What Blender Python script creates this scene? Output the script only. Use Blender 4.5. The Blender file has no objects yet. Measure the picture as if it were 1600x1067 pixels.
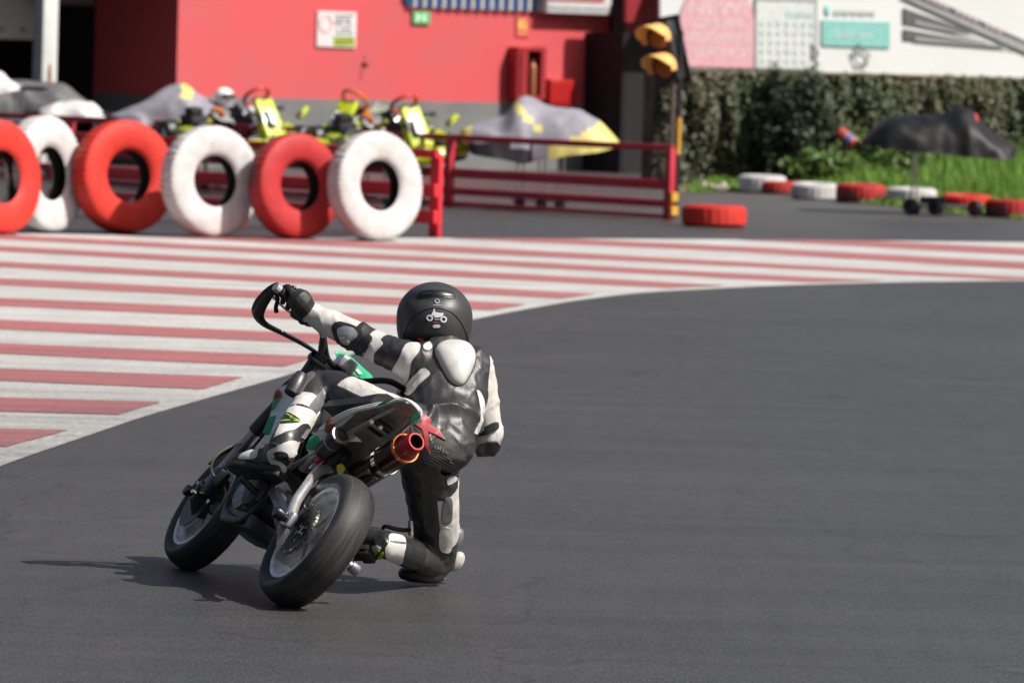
import bpy, bmesh, math, random
import numpy as np
from mathutils import Vector, Matrix
from mathutils import noise as mnoise
from mathutils.bvhtree import BVHTree
random.seed(7); rng = np.random.default_rng(7)
sc = bpy.context.scene
COL = sc.collection
R = math.radians
# ------------------------------------------------------------------ camera
FPX, CAMH, ROLL = 7820.0, 1.93, R(1.7)          # focal length in photo pixels (1600 wide), eye height, camera roll
PIT = math.atan((533.5 - 67) / FPX)
cf = np.array([0, math.cos(PIT), -math.sin(PIT)]); cr0 = np.array([1., 0, 0]); cu0 = np.cross(cr0, cf)
cr = math.cos(ROLL) * cr0 + math.sin(ROLL) * cu0
cu = -math.sin(ROLL) * cr0 + math.cos(ROLL) * cu0
CAM = np.array([0, 0, CAMH])
cam = bpy.data.objects.new('camera', bpy.data.cameras.new('camera')); COL.objects.link(cam); sc.camera = cam
cam.matrix_world = Matrix(((cr[0], cu[0], -cf[0], 0), (cr[1], cu[1], -cf[1], 0), (cr[2], cu[2], -cf[2], CAMH), (0, 0, 0, 1)))
cam.data.sensor_width = 36; cam.data.lens = FPX * 36 / 1600
cam.data.clip_start = .5; cam.data.clip_end = 2000
cam.data.dof.use_dof = True; cam.data.dof.focus_distance = 17.25; cam.data.dof.aperture_fstop = 6.6
# ------------------------------------------------------------------ light
SUN = Vector((0.85, -0.33, 1.0)).normalized()
w = bpy.data.worlds.new('World'); sc.world = w; w.use_nodes = True
nt = w.node_tree; bg = nt.nodes['Background']
sky = nt.nodes.new('ShaderNodeTexSky'); sky.sky_type = 'NISHITA'; sky.sun_disc = False; sky.dust_density = 5.0; sky.ozone_density = .6
sky.sun_elevation = math.asin(SUN.z); sky.sun_rotation = math.atan2(SUN.x, SUN.y)
nt.links.new(sky.outputs[0], bg.inputs[0]); bg.inputs[1].default_value = 0.062
sl = bpy.data.lights.new('sun', 'SUN'); sl.energy = 5.0; sl.angle = R(.6); sl.color = (1, .955, .905)
so = bpy.data.objects.new('sun', sl); COL.objects.link(so); so.rotation_euler = SUN.to_track_quat('Z', 'Y').to_euler()
sc.view_settings.view_transform = 'Standard'; sc.view_settings.look = 'None'
sc.view_settings.exposure = 0.45; sc.view_settings.gamma = 1

# ------------------------------------------------------------------ places: photo point -> point in the scene
def ray(x, y): return cf + cr * (x - 800) / FPX - cu * (y - 533.5) / FPX
def ground(x, y, h=0.):
    d = ray(x, y); return CAM + d * ((h - CAMH) / d[2])
def at(x, y, Y):
    d = ray(x, y); return CAM + d * (Y / d[1])

# ------------------------------------------------------------------ materials
def mat(name, col, rough=.5, metal=0., col2=None, vs=20., vlo=.4, vhi=.65, bump=0., bs=200., spec=.5, detail=6., coat=0., bdist=.002, island=0.):
    m = bpy.data.materials.new(name); m.use_nodes = True
    n = m.node_tree.nodes; l = m.node_tree.links; b = n['Principled BSDF']
    b.inputs['Roughness'].default_value = rough; b.inputs['Metallic'].default_value = metal
    b.inputs['Specular IOR Level'].default_value = spec
    if coat: b.inputs['Coat Weight'].default_value = coat; b.inputs['Coat Roughness'].default_value = .08
    tc = n.new('ShaderNodeTexCoord')
    if col2 is None: col2 = tuple(c * .8 for c in col)
    ns = n.new('ShaderNodeTexNoise'); ns.inputs['Scale'].default_value = vs; ns.inputs['Detail'].default_value = detail
    l.new(tc.outputs['Object'], ns.inputs['Vector'])
    rp = n.new('ShaderNodeValToRGB'); rp.color_ramp.elements[0].position = vlo; rp.color_ramp.elements[1].position = vhi
    rp.color_ramp.elements[0].color = (*col, 1); rp.color_ramp.elements[1].color = (*col2, 1)
    l.new(ns.outputs['Fac'], rp.inputs[0]); out = rp.outputs[0]
    if island:
        g = n.new('ShaderNodeNewGeometry'); hs = n.new('ShaderNodeHueSaturation')
        mr = n.new('ShaderNodeMapRange'); mr.inputs[3].default_value = 1 - island; mr.inputs[4].default_value = 1 + island
        l.new(g.outputs['Random Per Island'], mr.inputs[0]); l.new(mr.outputs[0], hs.inputs['Value']); l.new(out, hs.inputs['Color']); out = hs.outputs[0]
    l.new(out, b.inputs['Base Color'])
    if bump:
        nb = n.new('ShaderNodeTexNoise'); nb.inputs['Scale'].default_value = bs; nb.inputs['Detail'].default_value = 4
        l.new(tc.outputs['Object'], nb.inputs['Vector'])
        bp = n.new('ShaderNodeBump'); bp.inputs['Strength'].default_value = bump; bp.inputs['Distance'].default_value = bdist
        l.new(nb.outputs['Fac'], bp.inputs['Height']); l.new(bp.outputs[0], b.inputs['Normal'])
    return m
def ss(a, b, x): t = np.clip((x - a) / (b - a), 0, 1); return t * t * (3 - 2 * t)

# ------------------------------------------------------------------ mesh helpers
class MB:
    def __init__(s): s.v = []; s.f = []; s.m = []
    def add(s, v, f, mi=0):
        o = len(s.v); s.v += [tuple(map(float, p)) for p in v]; s.f += [tuple(i + o for i in q) for q in f]; s.m += [mi] * len(f); return s
    def box(s, c, d, ax=None, mi=0):
        c = np.array(c, float); ax = np.eye(3) if ax is None else np.array(ax, float)
        v = [c + ax[0] * (i * d[0] / 2) + ax[1] * (j * d[1] / 2) + ax[2] * (k * d[2] / 2) for i in (-1, 1) for j in (-1, 1) for k in (-1, 1)]
        f = [(0, 1, 3, 2), (4, 6, 7, 5), (0, 4, 5, 1), (2, 3, 7, 6), (0, 2, 6, 4), (1, 5, 7, 3)]
        if np.linalg.det(ax) < 0: f = [q[::-1] for q in f]
        return s.add(v, f, mi)
    def bar(s, a, b, wx, wz, upv=(0, 0, 1), mi=0):
        a = np.array(a, float); b = np.array(b, float); d = b - a; L = np.linalg.norm(d); d = d / L
        u = np.array(upv, float); u = u - d * (u @ d); u /= np.linalg.norm(u); sd = np.cross(u, d)
        return s.box((a + b) / 2, (L, wx, wz), (d, sd, u), mi)
    def tube(s, P, r, n=12, mi=0, sub=1, flat=1., ref=None):
        P = np.array(P, float); r = np.array([r] * len(P) if np.isscalar(r) else r, float)
        if sub > 1: P, r = spline(P, r, sub)
        T = np.gradient(P, axis=0); T /= np.linalg.norm(T, axis=1)[:, None] + 1e-12
        u = np.array(ref, float) if ref is not None else np.array([0, 0, 1.]) if abs(T[0][2]) < .9 else np.array([1., 0, 0])
        v = []
        for i in range(len(P)):
            u = u - T[i] * (u @ T[i]); u = u / np.linalg.norm(u); b = np.cross(T[i], u)
            for k in range(n):
                a = 2 * math.pi * k / n; v.append(P[i] + r[i] * (math.cos(a) * u * flat + math.sin(a) * b))
        f = [(i * n + k, i * n + (k + 1) % n, (i + 1) * n + (k + 1) % n, (i + 1) * n + k) for i in range(len(P) - 1) for k in range(n)]
        f += [tuple(range(n))[::-1], tuple((len(P) - 1) * n + k for k in range(n))]
        return s.add(v, f, mi)
    def lathe(s, prof, c, ax, n=48, mi=0, closed=False, mod=None):
        c = np.array(c, float); ax = np.array(ax, float); ax /= np.linalg.norm(ax)
        u = np.cross(ax, [0, 0, 1.] if abs(ax[2]) < .9 else [1., 0, 0]); u /= np.linalg.norm(u); b = np.cross(ax, u)
        m = len(prof); v = []
        for k in range(n):
            a = 2 * math.pi * k / n; e = math.cos(a) * u + math.sin(a) * b
            for j, (r, h) in enumerate(prof):
                rr = r if mod is None else r + mod(k, j); v.append(c + e * rr + ax * h)
        f = []
        for k in range(n):
            for j in range(m if closed else m - 1):
                j2 = (j + 1) % m; k2 = (k + 1) % n
                f.append((k * m + j, k2 * m + j, k2 * m + j2, k * m + j2))
        return s.add(v, f, mi)
    def ell(s, c, rad, ax=None, nu=16, nv=10, mi=0):
        c = np.array(c, float); ax = np.eye(3) if ax is None else np.array(ax, float); v = []
        for j in range(1, nv):
            th = math.pi * j / nv
            for k in range(nu):
                a = 2 * math.pi * k / nu
                v.append(c + ax[0] * rad[0] * math.sin(th) * math.cos(a) + ax[1] * rad[1] * math.sin(th) * math.sin(a) + ax[2] * rad[2] * math.cos(th))
        f = [(j * nu + k, (j + 1) * nu + k, (j + 1) * nu + (k + 1) % nu, j * nu + (k + 1) % nu) for j in range(nv - 2) for k in range(nu)]
        v += [c + ax[2] * rad[2], c - ax[2] * rad[2]]; t = len(v) - 2
        f += [(t, k, (k + 1) % nu) for k in range(nu)] + [(t + 1, (nv - 2) * nu + (k + 1) % nu, (nv - 2) * nu + k) for k in range(nu)]
        return s.add(v, f, mi)
    def loft(s, rings, mi=0, cap=True):
        n = len(rings[0]); v = [p for r in rings for p in r]
        f = [(i * n + k, i * n + (k + 1) % n, (i + 1) * n + (k + 1) % n, (i + 1) * n + k) for i in range(len(rings) - 1) for k in range(n)]
        if cap: f += [tuple(range(n))[::-1], tuple((len(rings) - 1) * n + k for k in range(n))]
        return s.add(v, f, mi)
    def plate(s, poly, nrm, th, mi=0):
        poly = [np.array(p, float) for p in poly]; nv = np.array(nrm, float); nv = nv / np.linalg.norm(nv) * th / 2; n = len(poly)
        v = [p + nv for p in poly] + [p - nv for p in poly]
        return s.add(v, [tuple(range(n)), tuple(range(2 * n - 1, n - 1, -1))] + [(i, n + i, n + (i + 1) % n, (i + 1) % n) for i in range(n)], mi)
    def build(s, name, mats, parent=None, smooth=True, bevel=0., seg=2, angle=40, **tags):
        me = bpy.data.meshes.new(name); me.from_pydata(s.v, [], s.f)
        for m in (mats if isinstance(mats, (list, tuple)) else [mats]): me.materials.append(m)
        me.polygons.foreach_set('material_index', s.m)
        bm = bmesh.new(); bm.from_mesh(me); bmesh.ops.recalc_face_normals(bm, faces=bm.faces)
        if bevel:
            es = [e for e in bm.edges if len(e.link_faces) == 2 and e.calc_face_angle(0) > R(35)]
            bmesh.ops.bevel(bm, geom=es, offset=bevel, segments=seg, profile=.5, affect='EDGES', clamp_overlap=True)
        bm.to_mesh(me); bm.free()
        if smooth: me.shade_smooth(); me.set_sharp_from_angle(angle=R(angle))
        return link(name, me, parent, **tags)
def link(name, me, parent=None, **tags):
    o = bpy.data.objects.new(name, me); COL.objects.link(o)
    if parent is not None: o.parent = parent
    for k, v in tags.items(): o[k] = v
    return o
def spline(P, r, sub):
    n = len(P); Q = []; q = []
    for i in range(n - 1):
        p0, p1, p2, p3 = P[max(i - 1, 0)], P[i], P[i + 1], P[min(i + 2, n - 1)]
        for k in range(sub):
            t = k / sub; Q.append(.5 * (2 * p1 + (p2 - p0) * t + (2 * p0 - 5 * p1 + 4 * p2 - p3) * t * t + (3 * p1 - p0 - 3 * p2 + p3) * t ** 3)); q.append(r[i] * (1 - t) + r[i + 1] * t)
    return np.array(Q + [P[-1]]), np.array(q + [r[-1]])
def empty(name, loc, **tags):
    o = bpy.data.objects.new(name, None); COL.objects.link(o); o.location = loc; o.empty_display_size = .2
    for k, v in tags.items(): o[k] = v
    return o
def copy_tree(o, parent=None, **tags):
    c = o.copy(); COL.objects.link(c); c.parent = parent
    for k, v in tags.items(): c[k] = v
    for ch in list(o.children): copy_tree(ch, c)
    return c
def text_mesh(s, size, extrude=.0):
    cu_ = bpy.data.curves.new('t', 'FONT'); cu_.body = s; cu_.size = size; cu_.align_x = 'CENTER'; cu_.align_y = 'CENTER'; cu_.extrude = extrude; cu_.resolution_u = 3
    o = bpy.data.objects.new('t', cu_); COL.objects.link(o)
    me = bpy.data.meshes.new_from_object(o.evaluated_get(bpy.context.evaluated_depsgraph_get()))
    v = np.array([list(p.co) for p in me.vertices]); f = [tuple(p.vertices) for p in me.polygons]
    bpy.data.objects.remove(o); bpy.data.curves.remove(cu_); bpy.data.meshes.remove(me)
    return v, f
def put_text(mb, s, size, c, ux, uy, width=None, mi=0):
    v, f = text_mesh(s, size)
    if width: v[:, 0] *= width / (v[:, 0].max() - v[:, 0].min())
    c, ux, uy = (np.array(a, float) for a in (c, ux, uy))
    mb.add([c + ux * p[0] + uy * p[1] for p in v], f, mi)

# ================================================================== SETTING: asphalt and the painted kerb
def asphalt_mat():
    m = bpy.data.materials.new('asphalt'); m.use_nodes = True; n = m.node_tree.nodes; l = m.node_tree.links; b = n['Principled BSDF']
    tc = n.new('ShaderNodeTexCoord')
    def noise(sc_, det=6, rough=.6, vec=None):
        q = n.new('ShaderNodeTexNoise'); q.inputs['Scale'].default_value = sc_; q.inputs['Detail'].default_value = det; q.inputs['Roughness'].default_value = rough
        l.new(vec or tc.outputs['Object'], q.inputs['Vector']); return q
    def ramp(src, a, b_, ca, cb):
        r_ = n.new('ShaderNodeValToRGB'); r_.color_ramp.elements[0].position = a; r_.color_ramp.elements[1].position = b_
        r_.color_ramp.elements[0].color = (*ca, 1); r_.color_ramp.elements[1].color = (*cb, 1); l.new(src, r_.inputs[0]); return r_
    def mul(a, b_, fac=1.):
        x = n.new('ShaderNodeMixRGB'); x.blend_type = 'MULTIPLY'; x.inputs[0].default_value = fac; l.new(a, x.inputs[1]); l.new(b_, x.inputs[2]); return x.outputs[0]
    base = ramp(noise(.35, 5).outputs['Fac'], .3, .7, (.039, .039, .0392), (.050, .050, .0503)).outputs[0]
    fine = ramp(noise(75, 4, .85).outputs['Fac'], .32, .7, (.45, .45, .45), (1.6, 1.6, 1.6)).outputs[0]
    mg = n.new('ShaderNodeMapping'); mg.inputs['Scale'].default_value = (1, .11, 1); l.new(tc.outputs['Object'], mg.inputs[0])
    grain = ramp(noise(150, 2, .6, mg.outputs[0]).outputs['Fac'], .3, .7, (.66, .66, .66), (1.34, 1.34, 1.35)).outputs[0]
    blot = ramp(noise(9, 4, .7, mg.outputs[0]).outputs['Fac'], .3, .72, (.90, .90, .90), (1.09, 1.09, 1.09)).outputs[0]
    mid = ramp(noise(22, 5, .7).outputs['Fac'], .3, .7, (.86, .86, .86), (1.12, 1.12, 1.1)).outputs[0]
    mp = n.new('ShaderNodeMapping'); mp.inputs['Rotation'].default_value = (0, 0, R(-55)); mp.inputs['Scale'].default_value = (.12, 2.2, 1); l.new(tc.outputs['Object'], mp.inputs[0])
    streak = ramp(noise(1.6, 5, .6, mp.outputs[0]).outputs['Fac'], .35, .7, (.86, .86, .86), (1.10, 1.10, 1.10)).outputs[0]
    # sparse pale chips
    vo = n.new('ShaderNodeTexVoronoi'); vo.inputs['Scale'].default_value = 9; l.new(tc.outputs['Object'], vo.inputs['Vector'])
    chips = ramp(vo.outputs['Distance'], .02, .05, (2.2, 2.2, 2.1), (1, 1, 1)).outputs[0]
    c = mul(mul(mul(mul(mul(mul(base, fine), grain), blot), mid), streak), chips, .5)
    # thin cracks
    wv = n.new('ShaderNodeTexVoronoi'); wv.feature = 'DISTANCE_TO_EDGE'; wv.inputs['Scale'].default_value = .42
    wq = n.new('ShaderNodeVectorMath'); wq.operation = 'ADD'; nz = noise(1.3, 6); l.new(tc.outputs['Object'], wq.inputs[0]); l.new(nz.outputs['Color'], wq.inputs[1]); l.new(wq.outputs[0], wv.inputs['Vector'])
    crack = ramp(wv.outputs['Distance'], .0015, .005, (.5, .5, .5), (1, 1, 1)).outputs[0]
    c = mul(c, crack, .75)
    l.new(c, b.inputs['Base Color']); b.inputs['Roughness'].default_value = .5; b.inputs['Specular IOR Level'].default_value = .5
    bp = n.new('ShaderNodeBump'); bp.inputs['Strength'].default_value = .5; bp.inputs['Distance'].default_value = .004
    l.new(noise(160, 4, .7).outputs['Fac'], bp.inputs['Height']); l.new(bp.outputs[0], b.inputs['Normal'])
    return m
MB().add([(-150, -30, 0), (150, -30, 0), (150, 400, 0), (-150, 400, 0)], [(0, 1, 2, 3)]).build('asphalt_track', asphalt_mat(), kind='structure')

def paint_mat(name, c1, c2):
    m = mat(name, c1, .6, col2=c2, vs=2.2, vlo=.35, vhi=.8, bump=.3, bs=120, detail=9)
    n = m.node_tree.nodes; l = m.node_tree.links; b = n['Principled BSDF']; src = b.inputs['Base Color'].links[0].from_socket
    tc = n.new('ShaderNodeTexCoord')
    q = n.new('ShaderNodeTexNoise'); q.inputs['Scale'].default_value = 26; q.inputs['Detail'].default_value = 8; q.inputs['Roughness'].default_value = .75; l.new(tc.outputs['Object'], q.inputs['Vector'])
    # rubbed down to the asphalt in specks; more so near the racing line (the front edge)
    sp = n.new('ShaderNodeSeparateXYZ'); l.new(tc.outputs['Object'], sp.inputs[0])
    mr = n.new('ShaderNodeMapRange'); mr.inputs[1].default_value = 33.; mr.inputs[2].default_value = 22.; mr.inputs[3].default_value = 0.; mr.inputs[4].default_value = .2; l.new(sp.outputs['Y'], mr.inputs[0])
    ad = n.new('ShaderNodeMath'); ad.operation = 'ADD'; l.new(q.outputs['Fac'], ad.inputs[0]); l.new(mr.outputs[0], ad.inputs[1])
    r_ = n.new('ShaderNodeValToRGB'); r_.color_ramp.elements[0].position = .46; r_.color_ramp.elements[1].position = .82; r_.color_ramp.elements[0].color = (0, 0, 0, 1); r_.color_ramp.elements[1].color = (.75, .75, .75, 1); l.new(ad.outputs[0], r_.inputs[0])
    mx = n.new('ShaderNodeMixRGB'); mx.inputs[2].default_value = (.06, .06, .062, 1); l.new(r_.outputs[0], mx.inputs[0]); l.new(src, mx.inputs[1])
    # rubber scuffs dragged along the racing line, and grime in patches
    mp = n.new('ShaderNodeMapping'); mp.inputs['Rotation'].default_value = (0, 0, R(-62)); mp.inputs['Scale'].default_value = (.22, 3.2, 1); l.new(tc.outputs['Object'], mp.inputs[0])
    q2 = n.new('ShaderNodeTexNoise'); q2.inputs['Scale'].default_value = 1.5; q2.inputs['Detail'].default_value = 7; q2.inputs['Roughness'].default_value = .65; l.new(mp.outputs[0], q2.inputs['Vector'])
    r2 = n.new('ShaderNodeValToRGB'); r2.color_ramp.elements[0].position = .42; r2.color_ramp.elements[1].position = .74; r2.color_ramp.elements[0].color = (1, 1, 1, 1); r2.color_ramp.elements[1].color = (.62, .61, .6, 1); l.new(q2.outputs['Fac'], r2.inputs[0])
    m2 = n.new('ShaderNodeMixRGB'); m2.blend_type = 'MULTIPLY'; m2.inputs[0].default_value = 1; l.new(mx.outputs[0], m2.inputs[1]); l.new(r2.outputs[0], m2.inputs[2]); l.new(m2.outputs[0], b.inputs['Base Color'])
    return m
WHITE_P = paint_mat('white_track_paint', (.52, .515, .49), (.41, .41, .39))
RED_P = paint_mat('red_track_paint', (.40, .125, .125), (.32, .12, .118))
def xin(x, X, Y):                      # interpolate, and run straight on past both ends
    x = np.asarray(x, float); y = np.interp(x, X, Y)
    y = np.where(x < X[0], Y[0] + (x - X[0]) * (Y[1] - Y[0]) / (X[1] - X[0]), y); return np.where(x > X[-1], Y[-1] + (x - X[-1]) * (Y[-1] - Y[-2]) / (X[-1] - X[-2]), y)
xs_ = np.linspace(-620, 2200, 283)
front = lambda x: xin(x, [-60, 0, 225, 375, 450, 600, 740, 800, 900, 1000, 1200, 1400, 1660], [753, 727, 650, 607, 586, 537, 498, 487, 469, 457, 446.5, 441, 438])
back = lambda x: xin(x, [-60, 0, 300, 700, 1150, 1660], [361, 364, 369.5, 372, 374, 379])
inner = lambda x: front(x) - np.interp(x, [-60, 0, 110, 250, 375, 450, 600, 800, 1000, 1300, 1660], [31, 28, 19, 15, 17, 15, 12, 8, 5, 3.5, 2])
# smooth the front edge into one curve
_fx = np.linspace(-620, 2200, 565); _fy = front(_fx)
for _ in range(60): _fy[1:-1] = (_fy[:-2] + 2 * _fy[1:-1] + _fy[2:]) / 4
front = lambda x: np.interp(x, _fx, _fy)
runoff = MB(); vv = []
for x in xs_: vv += [ground(x, back(x), .004), ground(x, front(x), .004)]
runoff = runoff.add(vv, [(2 * i, 2 * i + 1, 2 * i + 3, 2 * i + 2) for i in range(len(xs_) - 1)]).build('painted_kerb', WHITE_P, kind='structure')
X4 = [-60, 0, 700, 1150, 1660]
STR = [  # top and bottom edge of each red band at four stations
 ((336, 338, 352, 365, 391), (343, 345, 361, 374, 401.5)), ((341, 344, 364, 384.8, 413), (347, 350, 372, 393, 424)),
 ((347, 350, 384, 408.7, 436), (354, 357, 393.6, 415.5, 441)), ((363, 366, 402.5, 427, 452), (370, 373, 410.5, 435, 460)),
 ((381, 384, 421.7, 446.7, 475), (389, 392, 431.6, 455, 484)), ((405.5, 408.4, 446, 472, 500), (414, 417, 456, 482, 510)),
 ((432, 434.7, 468, 493, 520), (442, 445, 480.5, 505, 530)), ((462, 465, 496, 520, 545), (474.5, 477.5, 509, 533, 560)),
 ((496, 499, 530, 550, 570), (511, 514, 545, 565, 585)), ((534, 536, 565, 585, 600), (549, 552, 584, 604, 620)),
 ((573, 575, 600, 616, 630), (592, 594, 624, 640, 655)), ((618, 620, 640, 652, 660), (640, 642, 660, 672, 680)),
 ((668, 669, 682, 690, 700), (696, 697, 708, 716, 726)), ((727, 728, 738, 745, 752), (758, 760, 770, 778, 786)), ((798, 799, 809, 816, 824), (838, 840, 850, 858, 866)), ((882, 883, 892, 900, 908), (930, 931, 940, 948, 956))]
for t_, b_ in STR:
    run = []
    for x in np.linspace(-620, 2200, 565):
        y0 = max(xin(x, X4, t_), back(x)); y1 = min(xin(x, X4, b_), inner(x))
        if y1 > y0 + .05: run.append((x, y0, y1))
    if len(run) > 1:
        vv = []
        for x, y0, y1 in run: vv += [ground(x, y0, .008), ground(x, y1, .008)]
        MB().add(vv, [(2 * i, 2 * i + 1, 2 * i + 3, 2 * i + 2) for i in range(len(run) - 1)]).build('red_stripe', RED_P, runoff)

# ================================================================== BUILDING (turned 40 degrees to face the sun side)
PHI = R(40); wt = np.array([math.cos(PHI), math.sin(PHI), 0]); wn = np.array([math.sin(PHI), -math.cos(PHI), 0]); ez = np.array([0, 0, 1.])
W0 = ground(750, 266); W0[2] = 0
def wpt(u, z, o=0.): return W0 + wt * u + ez * z + wn * o
def wuv(px, py, o=0.):
    d = ray(px, py); P0 = W0 + wn * o; p = CAM + d * (((P0 - CAM) @ wn) / (d @ wn)); q = p - P0; return q @ wt, p[2]
WAX = (wt, ez, wn)
def wbox(mb, px0, py0, px1, py1, o0, o1, mi=0):
    (u0, z1), (u1, z0) = wuv(px0, py0, (o0 + o1) / 2), wuv(px1, py1, (o0 + o1) / 2)
    return mb.box(wpt((u0 + u1) / 2, (z0 + z1) / 2, (o0 + o1) / 2), (u1 - u0, z1 - z0, o1 - o0), WAX, mi)
RED_W = mat('red_wall_paint', (.55, .070, .078), .6, col2=(.47, .085, .09), vs=1.1, vlo=.38, vhi=.72, bump=.25, bs=60)
GREY_W = mat('grey_plinth_paint', (.155, .158, .155), .7, col2=(.125, .13, .13), vs=2, bump=.2, bs=60)
CHAR = mat('charcoal_cladding', (.010, .010, .011), .7, col2=(.014, .014, .015), vs=3, spec=.3)
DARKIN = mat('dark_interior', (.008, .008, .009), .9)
bld = empty('red_building', W0, label='red painted pit building with grey base behind the karts', category='building')
def bb(mb, name, m, bevel=0, **k):
    mb.v = [tuple(np.array(p) - W0) for p in mb.v]; return mb.build(name, m, k.pop('parent', bld), bevel=bevel, **k)
uL = wuv(277, 80)[0]; uR = wuv(1045, 100)[0]; uD0 = wuv(10, 80)[0] - 6; uD1 = wuv(143, 80)[0]; zP = 1.02
def seg(u0, u1, z0, z1, o0, o1): return MB().box(wpt((u0 + u1) / 2, (z0 + z1) / 2, (o0 + o1) / 2), (u1 - u0, z1 - z0, o1 - o0), WAX)
bb(seg(uL, uR + 3, zP, 4.6, -.3, 0), 'wall', RED_W)
bb(seg(uL, uR + 3, 0, zP, -.3, .012), 'plinth', GREY_W)
RO = -2.05                                                   # the block's shaded side runs two metres back to the garage front
bb(seg(uL, uL + .3, zP, 4.6, RO, -.3), 'wall', RED_W)
bb(seg(uL - .012, uL + .3, 0, zP, RO, -.3), 'plinth', GREY_W)
uD1 = uL; bb(seg(uD0, uD1, 2.95, 4.6, RO - .3, RO), 'wall', RED_W)
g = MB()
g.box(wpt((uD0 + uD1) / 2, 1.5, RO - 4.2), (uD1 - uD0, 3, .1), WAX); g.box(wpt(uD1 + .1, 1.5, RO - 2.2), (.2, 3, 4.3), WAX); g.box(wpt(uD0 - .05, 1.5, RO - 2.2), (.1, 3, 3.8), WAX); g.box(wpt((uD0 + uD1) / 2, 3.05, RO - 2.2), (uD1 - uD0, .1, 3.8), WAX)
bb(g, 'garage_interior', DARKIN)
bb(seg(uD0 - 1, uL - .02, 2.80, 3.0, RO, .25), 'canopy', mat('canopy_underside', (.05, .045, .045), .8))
# roller door half pulled up, white panel with two bolts
bb(wbox(MB(), -40, -60, 50, 63, RO - .5, RO - .42), 'shutter_panel', mat('pale_shutter', (.55, .58, .57), .5), bevel=.01)
for x in (0, 33): bb(wbox(MB(), x, 43, x + 6, 51, RO - .42, RO - .40), 'panel_bolt', mat('bolt_brass', (.3, .27, .16), .5))
bb(wbox(MB(), 60, -20, 150, 10, RO - .2, RO - .05), 'door_lintel', mat('lintel_grey', (.16, .13, .13), .7))
# awning wall on the right that throws the slanted shadow
uS = wuv(968, 90)[0]
bb(seg(uS - .25, uR + 2, 2.78, 2.9, .0, 1.9), 'awning', CHAR)
SO = .9
bb(wbox(MB(), 978, 38, 1052, 40, SO - .06, SO).box(wpt((wuv(978, 100, SO)[0] + wuv(1050, 100, SO)[0]) / 2, 1.06, SO - .03), (wuv(1050, 100, SO)[0] - wuv(978, 100, SO)[0], 2.12, .06), WAX), 'cladding_front', CHAR)
bb(seg(wuv(978, 100, SO)[0] - .05, wuv(978, 100, SO)[0], 0, 2.12, .0, SO - .01), 'cladding_side', CHAR)
bb(wbox(MB(), 978, -40, 1008, 36, SO - .1, SO - .02), 'red_fascia', mat('red_fascia', (.25, .015, .02), .5))
bb(wbox(MB(), 958, -40, 971, 140, .04, .12), 'downpipe', mat('downpipe', (.06, .012, .015), .5))
# window grille: blue and pale slats
gr = bb(wbox(MB(), 630, -50, 850, 13, .012, .03), 'window_grille', mat('grille_back', (.03, .04, .07), .5))
BL = mat('blue_slat', (.03, .10, .26), .5); PL = mat('pale_slat', (.45, .45, .46), .5)
ua, ub = wuv(632, 5)[0], wuv(848, 5)[0]; zt, zb = wuv(740, -50)[1], wuv(740, 15)[1]; K = 29
for k in range(K):
    uu = ua + (ub - ua) * (k + .5) / K
    bb(seg(uu - .028, uu + .028, zb, zt, .03, .06 + .02 * (k % 2)), 'slat', (BL, PL)[k % 2], parent=gr)
un = bb(wbox(MB(), 849, -40, 948, 24, .0, .22), 'wall_unit', mat('wall_unit_white', (.62, .62, .62), .4), bevel=.02)
bb(wbox(MB(), 853, -40, 944, 3, .22, .24), 'unit_window', RED_W, parent=un); bb(wbox(MB(), 849, 12, 948, 15, .22, .235), 'unit_rail', mat('unit_rail', (.2, .2, .21), .4), parent=un)

# ---- things fixed to the wall
def wthing(name, px, py, label, cat, **k):
    u, z = wuv(px, py); return empty(name, wpt(u, z), label=label, category=cat, **k)
def wb(mb, name, m, par, bevel=0, **k):
    o = np.array(par.location); mb.v = [tuple(np.array(p) - o) for p in mb.v]; return mb.build(name, m, par, bevel=bevel, **k)
def wtext(mb, s, size, px, py, o, width=None, mi=0):
    u, z = wuv(px, py, o); put_text(mb, s, size, wpt(u, z, o), wt, ez, width, mi)
WH = mat('sign_white', (.72, .72, .70), .45); BK = mat('sign_black', (.02, .02, .02), .5); PK = mat('sign_pink', (.75, .38, .40), .5)
LIME = mat('sign_lime', (.38, .48, .04), .5); REDS = mat('sign_red', (.6, .03, .03), .5); TEAL = mat('sign_teal', (.22, .50, .46), .5); GRS = mat('sign_green', (.06, .42, .14), .5)
t = wthing('notice_board', 526, 75, 'white notice board with black text blocks and lime strip on red wall', 'sign')
wb(wbox(MB(), 496, 18, 555, 75, .012, .03), 'board', WH, t)
wb(wbox(MB(), 498, 20, 520, 73, .03, .033), 'pink_panel', mat('notice_pale', (.74, .62, .62), .5), t)
g = MB(); a = [wuv(509 + 9 * math.cos(q), 38 + 13 * math.sin(q), .035) for q in np.linspace(0, 2 * math.pi, 25)]
g.tube([wpt(u, z, .036) for u, z in a], .012, 5); wb(g, 'red_ring', PK, t)
wb(wbox(MB(), 521, 59, 554, 73, .03, .034), 'lime_strip', LIME, t)
g = MB(); wbox(g, 521, 39, 554, 41, .03, .035); wbox(g, 521, 57, 554, 59, .03, .035)
for i, yy in enumerate((25, 31, 36, 46, 52, 64, 69)):
    for xx in np.arange(524, 551, 4.2): 
        if random.random() < .8: wbox(g, xx, yy - 1.3, xx + 3, yy + 1.3, .034, .0362)
wb(g, 'text_lines', BK, t)
t = wthing('exit_sign', 658, 38, 'green emergency exit sign with white figure under the blue grille', 'sign')
wb(wbox(MB(), 645, 18, 671, 38, .012, .04), 'board', GRS, t)
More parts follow.
